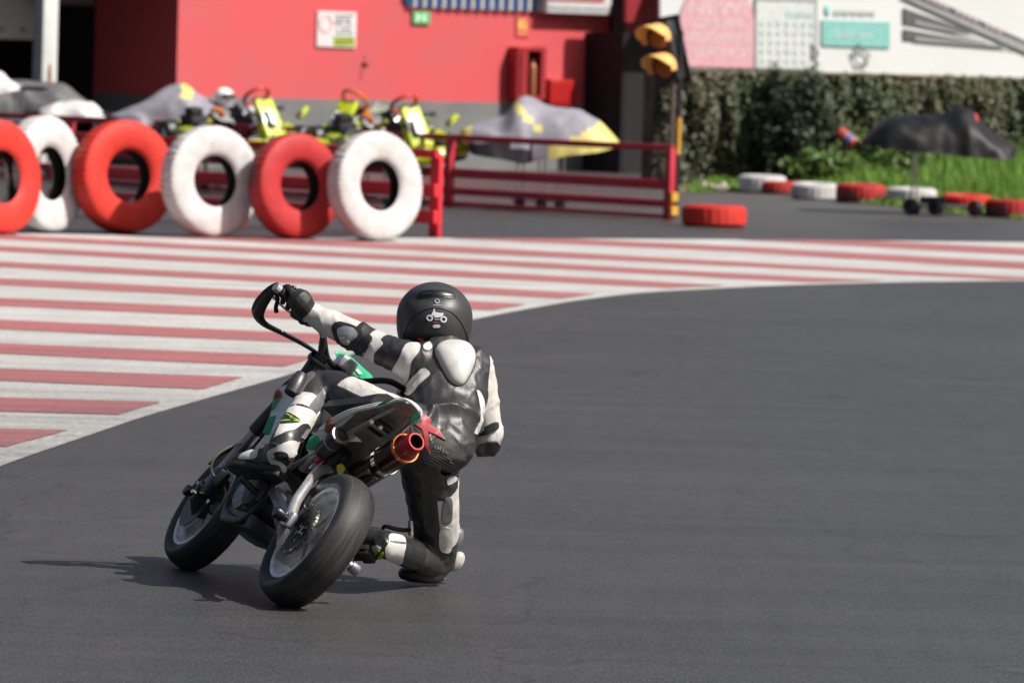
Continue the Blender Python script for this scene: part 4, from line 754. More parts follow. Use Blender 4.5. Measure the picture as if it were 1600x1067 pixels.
# exhaust
m0, m1 = pb(556, 748, .26), pb(650, 690, -.085); dv = (m1 - m0); LM = np.linalg.norm(dv); dv /= LM
TITAN = mat('burnt_steel', (.10, .045, .032), .28, .85, col2=(.05, .022, .02), vs=9)
ex = MB().lathe([(0, -.02), (.03, -.02), (.046, .02), (.050, .04), (.050, LM - .075), (.046, LM - .06), (.035, LM - .055), (.0, LM - .055)], m0, dv, 32).build('exhaust', TITAN, bike)
MB().lathe([(.049, LM * .46), (.0535, LM * .46), (.0535, LM * .46 + .022), (.049, LM * .46 + .022)], m0, dv, 32, closed=True).build('clamp_band', CHR, ex)
MB().lathe([(.045, LM - .078), (.0525, LM - .078), (.0525, LM - .064), (.045, LM - .064)], m0, dv, 32, closed=True).build('orange_ring', mat('anodised_orange', (.75, .22, .04), .25, .5), ex)
MB().lathe([(.026, LM - .058), (.040, LM - .058), (.040, LM - .038), (.033, LM + .000), (.031, LM + .004), (.026, LM + .004)], m0, dv, 32, closed=True).build('red_tip', mat('anodised_red', (.48, .035, .035), .25, .5), ex)
MB().lathe([(0, LM - .04), (.0262, LM - .04), (.0262, LM + .003), (.0245, LM + .003), (.0245, LM - .035), (0, LM - .035)], m0, dv, 28).build('pipe_bore', mat('soot', (.004, .004, .004), .9), ex)
MB().tube([m0, m0 - dv * .08, (.42, -.11, .47), (.62, -.1, .52), (.74, -.02, .47)], [.024, .022, .02, .019, .019], 12, sub=4).build('header_pipe', mat('header_steel', (.3, .24, .2), .3, 1.), ex)
MB().plate([m0 + dv * .02 + np.array([0, -.02, -.045]), m0 + dv * (LM * .45) + np.array([0, -.02, -.056]), m0 + dv * (LM * .45) + np.array([0, .03, -.05]), m0 + dv * .02 + np.array([0, .03, -.04])], (0, .1, 1), .006).build('heat_shield', ALD, ex)
# seat, tank and bodywork
MB().loft([[(x_, y_ * hw, z_ + dz) for y_, dz in ((-1, -.035), (-.9, .0), (-.5, .018), (0, .022), (.5, .018), (.9, 0), (1, -.035), (0, -.045))] for x_, hw, z_ in ((.66, .07, .745), (.52, .09, .735), (.36, .10, .748), (.24, .09, .775), (.16, .07, .808))]).build('seat', BLK, bike)
MB().loft([[(x_, y_ * hw, z_ + dz * hz) for y_, dz in ((-1, 0), (-.85, .75), (0, 1), (.85, .75), (1, 0), (.8, -1), (-.8, -1))] for x_, hw, hz, z_ in ((.52, .08, .05, .70), (.62, .115, .075, .70), (.76, .12, .08, .715), (.86, .07, .06, .75))]).build('fuel_tank', PW, bike, bevel=.012)
def shell(name, poly, m, par, nrm=(.25, 1, 0), th=.007, bev=.002):
    c_ = [pb(*p) for p in poly]; k = np.array([-.007, .009, .001]) if 'graphic' in name else 0
    return MB().plate([p + k for p in c_], nrm, th).build(name, m, par, bevel=bev)
SHP = [(431, 618, .88), (438, 606, .86), (452, 599, .82), (472, 603, .74), (482, 625, .66), (470, 660, .64), (446, 694, .66), (411, 694, .80), (420, 660, .86)]
shr = shell('shroud', SHP, PW, bike)
shell('green_graphic', [(432, 619, .879), (438, 612, .86), (454, 636, .80), (446, 642, .822), (427, 646, .868)], PG, shr, th=.014); shell('green_graphic', [(424, 655, .86), (437, 652, .82), (427, 682, .80), (414, 680, .82)], PG, shr, th=.014)
shell('red_graphic', [(434, 615, .868), (441, 613, .845), (443, 622, .838), (437, 629, .853), (432, 627, .866)], PR, shr, th=.017)
MB().plate([(x_, -y_, z_) for x_, y_, z_ in (pb(*p) for p in SHP)], (.25, -1, 0), .007).build('shroud', PW, bike)
sd = shell('side_panel', [(480, 704, .285), (489, 686, .28), (500, 671, .265), (520, 655, .225), (545, 642, .155), (552, 648, .15), (536, 661, .19), (522, 677, .215), (507, 694, .25), (490, 706, .28)], PW, bike, (.45, 1, .2), .008)
shell('green_graphic', [(480.5, 703, .285), (488, 687, .281), (497, 682, .27), (502, 692, .255), (490, 705, .28)], PG, sd, (.45, 1, .2), .014)
shell('red_graphic', [(513, 663, .238), (521, 655.5, .224), (524, 660, .215), (516, 677, .223), (511, 678, .23)], mat('panel_rust_red', (.22, .05, .03), .4), sd, (.45, 1, .2), .014)
# tail fender: an open shell kicked up to the rear, white outside, dull underside
rings = []
for x_, yc, z_, hw, dp in ((.27, .01, .585, .125, .085), (.18, .015, .662, .112, .06), (.1, .022, .716, .090, .045), (0, .016, .766, .064, .034), (-.08, .021, .796, .056, .026), (-.115, .024, .803, .045, .018), (-.132, .024, .802, .030, .010)):
    ang = np.linspace(-1, 1, 13); cro = [(hw * math.sin(a * 1.35) / math.sin(1.35), dp * (1 - abs(a) ** 2.2)) for a in ang]
    outer = [(x_, yc + y_, z_ + q_) for y_, q_ in cro]; inner = [(x_ + .003, yc + y_ * .90, z_ + q_ * .9 - .004) for y_, q_ in cro[::-1]]
    rings.append(outer + inner)
tf = MB().loft(rings); nn = 26
for i, fc in enumerate(tf.f): tf.m[i] = 0 if (i < nn * 6 and ((i % nn) <= 12 or (i % nn) == 25)) or i == nn * 6 + 1 else 1
tf = tf.build('tail_fender', [PW, UND], bike)
MB().tube([pb(*p) for p in ((500, 671, .265), (520, 655, .225), (545, 642, .155), (580, 633, .06), (605, 628.5, .0), (632, 624, -.115), (648, 634, -.128), (657.5, 650, -.12), (650, 662, -.1))], .0055, 10, sub=4).build('fender_edge', PW, tf)
shell('green_graphic', [(600, 630.5, .0), (622, 625, -.05), (630, 624.2, -.07), (612, 632, -.03), (590, 637, .03)], PG, tf, (-.3, .5, 1), .006, .001)
shell('green_graphic', [(652, 640, -.118), (657, 650, -.12), (648, 664, -.10), (641, 668, -.085), (645, 655, -.11)], PG, tf, (-1, 0, .3), .005, .001)
# front number board, handlebar, guards, levers, cables
fb = MB().plate([pb(*p) for p in ((523, 549, .93), (533, 549, .94), (548, 557, .97), (583, 588, .97), (581, 598, .96), (572, 599, .95), (545, 580, .94), (528, 566, .93))], (1, .15, .35), .012).build('front_plate', mat('plate_green', (.03, .42, .20), .32, coat=.3), bike, bevel=.004)
MB().plate([pb(*p) for p in ((535, 560, .945), (541, 559, .945), (545, 566, .945), (540, 570, .945))], (1, .15, .35), .022).build('red_graphic', PR, fb)
MB().plate([pb(*p) for p in ((545, 566, .945), (549, 567, .95), (565, 582, .95), (560, 583, .95))], (1, .15, .35), .022).build('white_graphic', PW, fb)
for s_ in (1, -1):
    hb = MB().tube([(.845, 0, .885), (.84, s_ * .07, .89), (.815, s_ * .15, .95), (.785, s_ * .22, .962), (.755, s_ * .40, .975)], .0115, 12, sub=5).build('handlebar', BLM, bike)
    MB().tube([(.780, s_ * .265, .9635), (.757, s_ * .385, .9735)], [.017, .0175], 14).build('grip', BLK, hb)
    MB().box((.80, s_ * .225, .955), (.05, .04, .04)).build('lever_perch', BLM, hb, bevel=.008)
    MB().tube([(.825, s_ * .235, .95), (.835, s_ * .30, .945), (.82, s_ * .39, .955)], [.007, .007, .009], 8, sub=3).build('lever', ALU, hb)
    G_ = [pb(497, 553, .865), pb(472, 537, .89), pb(440, 520, .905), pb(413, 506, .905), pb(403, 492, .885), pb(406, 478, .86), pb(416, 463, .82), pb(426, 452, .785), pb(436, 446, .755)]
    if s_ < 0: G_ = [np.array([p[0], -p[1], p[2]]) for p in G_]
    hg = MB().tube(G_, [.014, .018, .021, .026, .028, .027, .023, .018, .013], 14, sub=4, flat=.38, ref=(.3, .5, .8)).build('hand_guard', mat('guard_black', (.03, .03, .032), .22, .2), bike)
    D_ = [p + np.array([-.006, 0, .002]) for p in G_[:4]]
    MB().tube([D_[0], D_[1], D_[2], D_[3] * .6 + D_[2] * .4], [.011, .014, .015, .008], 10, sub=4, flat=.45, ref=(.3, .5, .8)).build('guard_bar', CHR, hg)
    MB().lathe([(0, 0), (.017, 0), (.017, .02), (0, .022)], (.755, s_ * .39, .974), (-.17, s_, .08), 16).build('bar_end', ALU, hg)
MB().tube([pb(430, 456, .80), pb(434, 468, .80), pb(431, 480, .81), pb(432, 487, .82)], [.007, .008, .008, .009], 10, sub=3).build('clutch_lever', BLM, bike)
MB().tube([pb(505, 525, .80), pb(503, 545, .83), pb(501, 560, .85)], [.012, .014, .012], 12).build('brake_reservoir', BLK, bike)
MB().box((.85, 0, .915), (.07, .07, .05)).build('bar_clamp', ALU, bike, bevel=.01)
for nm, P_, r_, m_ in (('cable', ((492, 560, .86), (474, 580, .91), (448, 598, .96), (432, 618, .98), (428, 640, .98), (412, 662, 1.0), (372, 712, 1.06), (335, 752, 1.11), (312, 778, 1.13)), .0055, BLK),
                       ('cable', ((488, 556, .87), (470, 582, .93), (445, 622, .97), (430, 655, .99), (390, 705, 1.04), (360, 735, 1.08)), .005, BLK),
                       ('brake_hose', ((385, 690, 1.02), (362, 697, 1.03), (342, 709, 1.04), (331, 724, 1.05), (332, 740, 1.06), (345, 753, 1.07), (352, 768, 1.08), (345, 790, 1.10)), .0042, mat('hose_braid', (.40, .37, .28), .4, .6)),
                       ('cable', ((436, 778, .42), (432, 800, .4), (440, 830, .3), (448, 812, .2)), .004, BLK)):
    MB().tube([pb(*p) for p in P_], r_, 8, sub=5).build(nm, m_, bike)

# ================================================================== RIDER (same local frame as the motorcycle)
person = empty('person', (0, 0, 0), label='rider in black and white leathers and black helmet hanging off the motorcycle', category='person'); person.matrix_world = BM
J = dict(pel=pb(690, 685, .3), shL=pb(641, 562, .47), elL=pb(560, 527, .62), wrL=pb(480, 488, .75), shR=pb(742, 572, .45), elR=pb(760, 688, .48), wrR=np.array([.72, -.345, .955]), hipL=pb(640, 662, .30), knL=pb(503, 604, .66), anL=pb(444, 690, .38), hipR=pb(671, 710, .33), knR=pb(684, 880, .57), anR=pb(606, 852, .29))
def remesh(mb, voxel, it, fac=.5):
    me = bpy.data.meshes.new('tmp'); me.from_pydata(mb.v, [], mb.f); bm = bmesh.new(); bm.from_mesh(me); bmesh.ops.recalc_face_normals(bm, faces=bm.faces); bm.to_mesh(me); bm.free()
    o = bpy.data.objects.new('tmp', me); COL.objects.link(o)
    m = o.modifiers.new('r', 'REMESH'); m.mode = 'VOXEL'; m.voxel_size = voxel
    m2 = o.modifiers.new('s', 'SMOOTH'); m2.iterations = it; m2.factor = fac
    out = bpy.data.meshes.new_from_object(o.evaluated_get(bpy.context.evaluated_depsgraph_get())); bpy.data.objects.remove(o); bpy.data.meshes.remove(me); return out
def bvh(me): return BVHTree.FromPolygons([v.co[:] for v in me.vertices], [p.vertices[:] for p in me.polygons])
def ering(c, ax, lat, a, b, n=20):
    c, ax, lat = (np.array(q, float) for q in (c, ax, lat)); ax /= np.linalg.norm(ax); lat = lat - ax * (lat @ ax); lat /= np.linalg.norm(lat); d = np.cross(ax, lat)
    return [c + lat * a * math.copysign(abs(math.cos(t)) ** .85, math.cos(t)) + d * b * math.copysign(abs(math.sin(t)) ** .85, math.sin(t)) for t in np.linspace(0, 2 * math.pi, n, endpoint=False)]
B = MB()
latT = J['shR'] - J['shL']
tor = [(pb(694, 730, .24), .070, .06), (pb(691, 714, .26), .106, .09), (pb(690, 688, .30), .118, .11), (pb(696, 655, .36), .126, .108), (pb(701, 620, .42), .140, .108), (pb(699, 590, .455), .150, .105), (pb(694, 568, .475), .152, .095), (pb(691, 552, .49), .115, .075), (pb(690, 540, .505), .07, .065), (pb(686, 520, .535), .058, .06)]
B.loft([ering(c, tor[min(i + 1, len(tor) - 1)][0] - tor[max(i - 1, 0)][0], latT, a, b) for i, (c, a, b) in enumerate(tor)])
def limb(P, r): B.tube(P, r, 18, sub=4)
mx_ = lambda a, b, t: a * (1 - t) + b * t
limb([mx_(J['shL'], J['shR'], .22), J['shL'], mx_(J['shL'], J['elL'], .5) + np.array([0, 0, -.006]), J['elL'], mx_(J['elL'], J['wrL'], .45), J['wrL']], [.07, .066, .056, .054, .049, .037])
limb([mx_(J['shR'], J['shL'], .2), J['shR'], mx_(J['shR'], J['elR'], .5) + np.array([-.01, -.012, 0]), J['elR'], mx_(J['elR'], J['wrR'], .5), J['wrR']], [.07, .064, .054, .052, .047, .037])
limb([J['pel'] + np.array([.02, .06, -.02]), J['hipL'] + np.array([0, 0, -.025]), mx_(J['hipL'], J['knL'], .5) + np.array([0, 0, -.012]), J['knL'], mx_(J['knL'], J['anL'], .35) + np.array([-.0, .004, 0]), J['anL']], [.105, .10, .088, .066, .056, .046])
limb([J['pel'] + np.array([.0, -.03, -.03]), J['hipR'], mx_(J['hipR'], J['knR'], .5), J['knR'], mx_(J['knR'], J['anR'], .4), J['anR']], [.112, .112, .090, .062, .047, .042])
body = remesh(B, .0062, 6, .5)
V = np.array([v.co[:] for v in body.vertices]); NR = np.array([v.normal[:] for v in body.vertices])
def seg_t(a, b): d = b - a; t = np.clip(((V - a) @ d) / (d @ d), 0, 1); return t, np.linalg.norm(V - (a + t[:, None] * d), axis=1)
segs = {k: seg_t(J[a], J[b]) for k, a, b in (('uaL', 'shL', 'elL'), ('faL', 'elL', 'wrL'), ('uaR', 'shR', 'elR'), ('faR', 'elR', 'wrR'), ('thL', 'hipL', 'knL'), ('siL', 'knL', 'anL'), ('thR', 'hipR', 'knR'), ('siR', 'knR', 'anR'))}
tc_ = [c for c, a, b in tor]; dT = np.full(len(V), 9.)
for i in range(len(tc_) - 1): dT = np.minimum(dT, seg_t(tc_[i], tc_[i + 1])[1])
keys = list(segs); DD = np.stack([segs[k][1] for k in keys] + [dT - .05], 1); own = DD.argmin(1)
# leather folds: broad waves at the waist, tight rings at the joints
spd = tor[7][0] - tor[1][0]; spd /= np.linalg.norm(spd); lt_ = latT - spd * (latT @ spd); lt_ /= np.linalg.norm(lt_)
s_ = (V - tor[1][0]) @ spd; l_ = (V - tor[1][0]) @ lt_
ridge = lambda ph: (1 - np.abs(np.sin(ph))) ** 1.3
mT = ss(.02, .10, s_) * (1 - ss(.22, .30, s_)) * (own == 8)
disp = mT * (.036 * ridge((s_ - l_ * .65 + 2.2 * l_ ** 2) * 19 + .7 * np.sin(l_ * 15) + .4) * (1 - ss(.0, .11, l_)) + .016 * ridge((s_ + l_ * .35) * 26 + 1 + .5 * np.sin(l_ * 20)) * ss(-.02, .08, l_)) - .008 * mT
for k, amp, fr in (('uaL', .006, 60), ('faL', .004, 55), ('uaR', .007, 55), ('faR', .004, 50), ('thL', .005, 40), ('thR', .007, 34), ('siR', .004, 50)):
    t_ = segs[k][0]; w_ = (own == keys.index(k)) * (.35 + .65 * ss(.45, .95, t_) + .4 * (1 - ss(0, .3, t_))); q_ = V @ np.array([3.1, 1.7, 2.3])
    disp += amp * w_ * (ridge(t_ * fr * .12 + 1.6 * np.sin(q_ * 5) * .6 + q_ * 2) - .3)
wr_ = np.array([max(0., 1 - 3.2 * abs(mnoise.noise(Vector((p[0] * 11 + 2, p[1] * 15, p[2] * 15)))) ) ** 2 + .6 * mnoise.noise(Vector((p[0] * 26, p[1] * 26 + 4, p[2] * 26))) for p in V])
disp += .0030 * wr_
V = V + NR * disp[:, None]
body.vertices.foreach_set('co', V.ravel()); body.update()
# colour zones of the leathers: 0 black, 1 white
wz = np.zeros(len(V))
def band(t, a, b, e=.012): return ss(a - e, a + e, t) * (1 - ss(b - e, b + e, t))
o_ = lambda k: (own == keys.index(k)).astype(float)
wz += o_('faL') * (1 - 0) * ss(.02, .06, segs['faL'][0]); wz += o_('uaL') * band(segs['uaL'][0], .52, .74)
wz += o_('siL') * ss(.34, .38, segs['siL'][0])
sideR = (V - J['elR']) @ lt_
wz += o_('uaR') * band(segs['uaR'][0], -.3, 1.3) * ss(-.012, .004, (V - mx_(J['shR'], J['elR'], .5)) @ lt_) + o_('faR') * band(segs['faR'][0], -.2, .42)
topL = dl((0, 0, 1)); wz += o_('thL') * band(segs['thL'][0], .10, .72) * ss(.040, .050, (V - (J['hipL'] + segs['thL'][0][:, None] * (J['knL'] - J['hipL']))) @ topL)
rgt = dl((1, -.25, 0)); rr_ = (V - (J['hipR'] + segs['thR'][0][:, None] * (J['knR'] - J['hipR']))) @ rgt
wz += o_('thR') * band(segs['thR'][0], .22, .78) * ss(.038, .046, rr_) * (1 - .0 * rr_)
ca = body.color_attributes.new('zone', 'FLOAT_COLOR', 'POINT'); wz = np.clip(wz, 0, 1); ca.data.foreach_set('color', np.stack([wz, wz, wz, np.ones(len(V))], 1).astype(np.float32).ravel())
def leather(name, base_w=(.52, .505, .475), base_b=(.022, .022, .0235)):
    m = bpy.data.materials.new(name); m.use_nodes = True; n = m.node_tree.nodes; l = m.node_tree.links; b = n['Principled BSDF']; tc = n.new('ShaderNodeTexCoord')
    at_ = n.new('ShaderNodeAttribute'); at_.attribute_name = 'zone'; rz = n.new('ShaderNodeValToRGB'); rz.color_ramp.elements[0].position = .42; rz.color_ramp.elements[1].position = .58; l.new(at_.outputs['Color'], rz.inputs[0])
    q = n.new('ShaderNodeTexNoise'); q.inputs['Scale'].default_value = 16; q.inputs['Detail'].default_value = 9; q.inputs['Roughness'].default_value = .7; l.new(tc.outputs['Object'], q.inputs['Vector'])
    rw_ = n.new('ShaderNodeValToRGB'); rw_.color_ramp.elements[0].position = .42; rw_.color_ramp.elements[1].position = .72; rw_.color_ramp.elements[0].color = (*base_w, 1); rw_.color_ramp.elements[1].color = (.36, .34, .31, 1); l.new(q.outputs['Fac'], rw_.inputs[0])
    rb = n.new('ShaderNodeValToRGB'); rb.color_ramp.elements[0].position = .5; rb.color_ramp.elements[1].position = .75; rb.color_ramp.elements[0].color = (*base_b, 1); rb.color_ramp.elements[1].color = (.045, .044, .042, 1); l.new(q.outputs['Fac'], rb.inputs[0])
    mx = n.new('ShaderNodeMixRGB'); l.new(rz.outputs[0], mx.inputs[0]); l.new(rb.outputs[0], mx.inputs[1]); l.new(rw_.outputs[0], mx.inputs[2]); l.new(mx.outputs[0], b.inputs['Base Color'])
    mr = n.new('ShaderNodeMapRange'); mr.inputs[3].default_value = .34; mr.inputs[4].default_value = .58; l.new(q.outputs['Fac'], mr.inputs[0]); l.new(mr.outputs[0], b.inputs['Roughness'])
    n2 = n.new('ShaderNodeTexNoise'); n2.inputs['Scale'].default_value = 55; n2.inputs['Detail'].default_value = 5; l.new(tc.outputs['Object'], n2.inputs['Vector'])
    bp = n.new('ShaderNodeBump'); bp.inputs['Strength'].default_value = .35; bp.inputs['Distance'].default_value = .004; l.new(n2.outputs['Fac'], bp.inputs['Height']); l.new(bp.outputs[0], b.inputs['Normal']); return m
LEA = leather('suit_leather'); body.materials.append(LEA); body.shade_smooth(); bo = link('leather_suit', body, person)
BV = bvh(body)
LW = mat('leather_white', (.52, .505, .475), .48, col2=(.40, .385, .36), vs=22, vlo=.45, vhi=.75, bump=.25, bs=90); LB = mat('leather_black', (.017, .017, .018), .36, col2=(.03, .03, .03), vs=22, bump=.3, bs=90); LG = mat('leather_grey', (.11, .11, .115), .45, col2=(.08, .08, .085), vs=20); LWD = mat('leather_cream_worn', (.44, .42, .38), .6, col2=(.28, .26, .23), vs=30); RIB = mat('stretch_grey', (.055, .055, .05), .6, col2=(.035, .035, .033), vs=30); HARD = mat('armour_silver', (.62, .62, .62), .16, .7, col2=(.5, .5, .5), vs=20)
def patch(name, poly, trees, m, par, off=.004, th=.004, step=3., raw=None, smooth=True, lift=None, rnd=2):
    """a piece of leather, trim or print that lies on the surface below it"""
    bm = bmesh.new()
    if raw is None:
        for _ in range(rnd):
            poly = [q for i in range(len(poly)) for p0, p1 in ((poly[i], poly[(i + 1) % len(poly)]),) for q in ((p0[0] * .8 + p1[0] * .2, p0[1] * .8 + p1[1] * .2), (p0[0] * .2 + p1[0] * .8, p0[1] * .2 + p1[1] * .8))]
        f = bm.faces.new([bm.verts.new((x, y, 0)) for x, y in poly]); xs = [p[0] for p in poly]; ys = [p[1] for p in poly]
        for ax, lo, hi in ((0, min(xs), max(xs)), (1, min(ys), max(ys))):
            c = lo + step
            while c < hi - .2:
                co = (c, 0, 0) if ax == 0 else (0, c, 0); no = (1, 0, 0) if ax == 0 else (0, 1, 0)
                bmesh.ops.bisect_plane(bm, geom=bm.verts[:] + bm.edges[:] + bm.faces[:], plane_co=co, plane_no=no); c += step
    else:
        vs = [bm.verts.new((x, y, 0)) for x, y in raw[0]]
        for q in raw[1]:
            try: bm.faces.new([vs[i] for i in q])
            except ValueError: pass
    P = {}; bad = []
    cx = np.mean([v.co.x for v in bm.verts]); cy = np.mean([v.co.y for v in bm.verts])
    for v in bm.verts:
        d = dl(ray(v.co.x, v.co.y)); d /= np.linalg.norm(d); best = None
        for T in trees:
            h = T.ray_cast(Vector(CL), Vector(d))
            if h[0] is not None and (best is None or h[3] < best[3]): best = h
        if best is None: bad.append(v); continue
        P[v] = (best[0], best[1] if best[1].dot(Vector(d)) < 0 else -best[1], v.co.x, v.co.y)
    if bad and P:
        for v in bad:
            w_ = min(P, key=lambda q: (P[q][2] - v.co.x) ** 2 + (P[q][3] - v.co.y) ** 2); P[v] = P[w_][:2] + (1e9, 1e9)
    out = []
    for v in bm.verts:
        p, nn_, x, y = P[v]; k = off
        if lift is not None and x < 1e8: k += lift(x, y)
        out.append((v, p + nn_ * k, nn_))
    for v, p, nn_ in out: v.co = p
    bm.normal_update(); fs = bm.faces[:]
    r_ = bmesh.ops.extrude_face_region(bm, geom=fs); nv = [q for q in r_['geom'] if isinstance(q, bmesh.types.BMVert)]
    bmesh.ops.recalc_face_normals(bm, faces=bm.faces)
    lk = {}
    for v, p, nn_ in out: lk[tuple(round(c, 7) for c in v.co)] = nn_
    for v in nv: v.co = v.co - lk.get(tuple(round(c, 7) for c in v.co), Vector((0, 0, 0))) * (th + off)
    bmesh.ops.recalc_face_normals(bm, faces=bm.faces)
    me = bpy.data.meshes.new(name); bm.to_mesh(me); bm.free(); me.materials.append(m)
    if smooth: me.shade_smooth(); me.set_sharp_from_angle(angle=R(50))
    return link(name, me, par)
def C8(x0, y0, k, pts): return [(x0 + k * a, y0 + k * b) for a, b in pts]
bk = lambda pts: C8(580, 520, .15, pts)
patch('shoulder_panel', bk([(360, 105), (520, 115), (500, 200), (410, 300), (400, 450), (350, 585), (280, 490), (210, 400), (290, 280)]), [BV], LW, bo, .005)
patch('shoulder_panel', bk([(540, 350), (632, 425), (490, 545), (410, 655), (320, 625), (400, 500)]), [BV], LW, bo, .005)
patch('collar_panel', bk([(535, 130), (610, 95), (640, 150), (600, 190), (545, 180)]), [BV], LW, bo, .005)
patch('side_stripe', bk([(1085, 585), (1130, 612), (1172, 700), (1176, 880), (1100, 1055), (1068, 1055), (1140, 880), (1112, 690)]), [BV], LW, bo, .005)
hp = bk([(655, 185), (690, 120), (760, 92), (850, 83), (940, 92), (1010, 120), (1060, 170), (1090, 240), (1080, 330), (1035, 430), (980, 520), (930, 545), (870, 530), (820, 490), (760, 400), (700, 280)])
hcx, hcy = 714, 564
for _ in range(2): hp = [q for i in range(len(hp)) for p0, p1 in ((hp[i], hp[(i + 1) % len(hp)]),) for q in ((p0[0] * .75 + p1[0] * .25, p0[1] * .75 + p1[1] * .25), (p0[0] * .25 + p1[0] * .75, p0[1] * .25 + p1[1] * .75))]
hits = []
for x, y in [(hcx + dx, hcy + dy) for dx in (-20, -10, 0, 10, 18) for dy in (-18, -8, 0, 10, 20, 30)]:
    d = dl(ray(x, y)); h = BV.ray_cast(Vector(CL), Vector(d / np.linalg.norm(d)))
    if h[0] is not None: hits.append(list(h[0]))
hits = np.array(hits); cen = hits.mean(0); nrmH = np.linalg.svd(hits - cen)[2][2]; nrmH = nrmH if nrmH[0] < 0 else -nrmH
def hplane(x, y, k): d = dl(ray(x, y)); P0 = cen + nrmH * k; return CL + d * (((P0 - CL) @ nrmH) / (d @ nrmH))
def dome(name, sc_, base, hgt, m):
    g = MB(); K = 9; rg = []
    for i in range(K):
        t = i / (K - 1); r = math.cos(t * math.pi / 2 * .96) * sc_
        rg.append([hplane(hcx + (x - hcx) * r, hcy - 6 * t + (y - hcy) * r, base) + nrmH * hgt * math.sin(t * math.pi / 2) ** .9 for x, y in hp])
    g.loft([[hplane(hcx + (x - hcx) * sc_, hcy + (y - hcy) * sc_, base) - nrmH * .035 for x, y in hp]] + rg); g.build(name, m, bo, angle=70)
dome('hump_edge', 1.055, -.002, .012, LB); dome('back_hump', 1., .004, .036, mat('hump_white', (.46, .45, .43), .45, col2=(.34, .33, .31), vs=14, vlo=.45, vhi=.75, bump=.2, bs=40))
# stretch panel over the seat, with a red cross and small lettering
st = [(640, 657), (655, 650), (676, 664), (705, 686), (727, 707), (726, 722), (714, 734), (690, 731), (664, 722), (652, 708), (644, 684)]
patch('stretch_panel', st, [BV], RIB, bo, .003)
for k in range(11):
    a = np.array([648 + k * 1.5, 668 + k * 5.2]); b_ = a + np.array([28 + k * 4.3, 19 + k * 1.0]); n_ = np.array([.35, -.94]) * .8
    if b_[0] > 724: b_ = a + (b_ - a) * ((724 - a[0]) / (b_[0] - a[0]))
    patch('rib', [tuple(a - n_), tuple(b_ - n_), tuple(b_ + n_), tuple(a + n_)], [BV], LG, bo, .006, .004, 6.)
PRD = mat('print_red', (.38, .035, .045), .5); PPL = mat('print_pale', (.26, .25, .23), .5)
XP = C8(640, 645, .106, [(180, 40), (300, 100), (270, 190), (410, 260), (510, 400), (430, 350), (255, 270), (262, 440), (310, 600), (225, 490), (195, 330), (175, 240), (50, 150), (62, 112), (165, 165)])
xc, yc_ = np.mean(XP, axis=0)
patch('cross_outline', [(xc + (x - xc) * 1.07 + .4, yc_ + (y - yc_) * 1.05) for x, y in XP], [BV], PPL, bo, .007, .004, rnd=0)
patch('red_cross', XP, [BV], PRD, bo, .0085, .004, rnd=0)
for cx_, cy_, w_, h_ in ((670, 680, 2.2, 4), (672.5, 685, 2, 4), (675, 690, 2, 3), (680, 698, 1.6, 3.5), (684, 700, 1.6, 4), (687.5, 699.5, 1.5, 4), (692, 703.5, 1.5, 3.5), (696, 705.5, 1.5, 3), (699, 707, 1.2, 2.4)):
    u1 = np.array([.86, .5]) * w_ * .6; u2 = np.array([.35, -.94]) * h_ * .6; c0 = np.array([cx_, cy_]); patch('faded_print', [tuple(c0 - u1 - u2), tuple(c0 + u1 - u2), tuple(c0 + u1 + u2), tuple(c0 - u1 + u2)], [BV], PPL, bo, .009, .004, rnd=0)
# left arm: elbow cup, pleats
ac = lambda pts: C8(380, 430, .2625, pts)
patch('elbow_cup_rim', ac([(525, 300), (560, 275), (640, 295), (715, 330), (700, 390), (640, 445), (590, 435), (545, 370)]), [BV], LB, bo, .006)
patch('elbow_cup', ac([(560, 320), (600, 308), (655, 325), (690, 345), (670, 385), (625, 410), (600, 395)]), [BV], HARD, bo, .012, .008, 4., lift=lambda x, y: .010 * max(0, 1 - ((x - 545) / 18) ** 2 - ((y - 524) / 14) ** 2))
patch('arm_pleats', ac([(735, 350), (775, 370), (760, 430), (715, 485), (668, 480), (675, 440)]), [BV], LB, bo, .005)
patch('arm_seam', ac([(770, 370), (840, 400), (800, 445), (735, 515), (690, 490), (745, 440)]), [BV], LW, bo, .005)
# left thigh and shin
lg = lambda pts: C8(340, 640, .1312, pts)
patch('shin_panel', [(458, 608), (470, 592), (486, 580), (496, 584), (478, 600), (470, 618)], [BV], LG, bo, .003)
kp = pb(463, 600, .60); ka = pb(472, 583, .62) - pb(454, 616, .58); ka /= np.linalg.norm(ka); kl = np.cross(ka, dl((0, -1, 0))); kl /= np.linalg.norm(kl)
MB().loft([ering(kp + ka * u_, ka, kl, a_, b_, 16) for u_, a_, b_ in ((-.052, .012, .01), (-.045, .026, .022), (-.01, .030, .028), (.025, .026, .026), (.045, .020, .02), (.052, .008, .008))]).build('knee_slider', LB, bo)
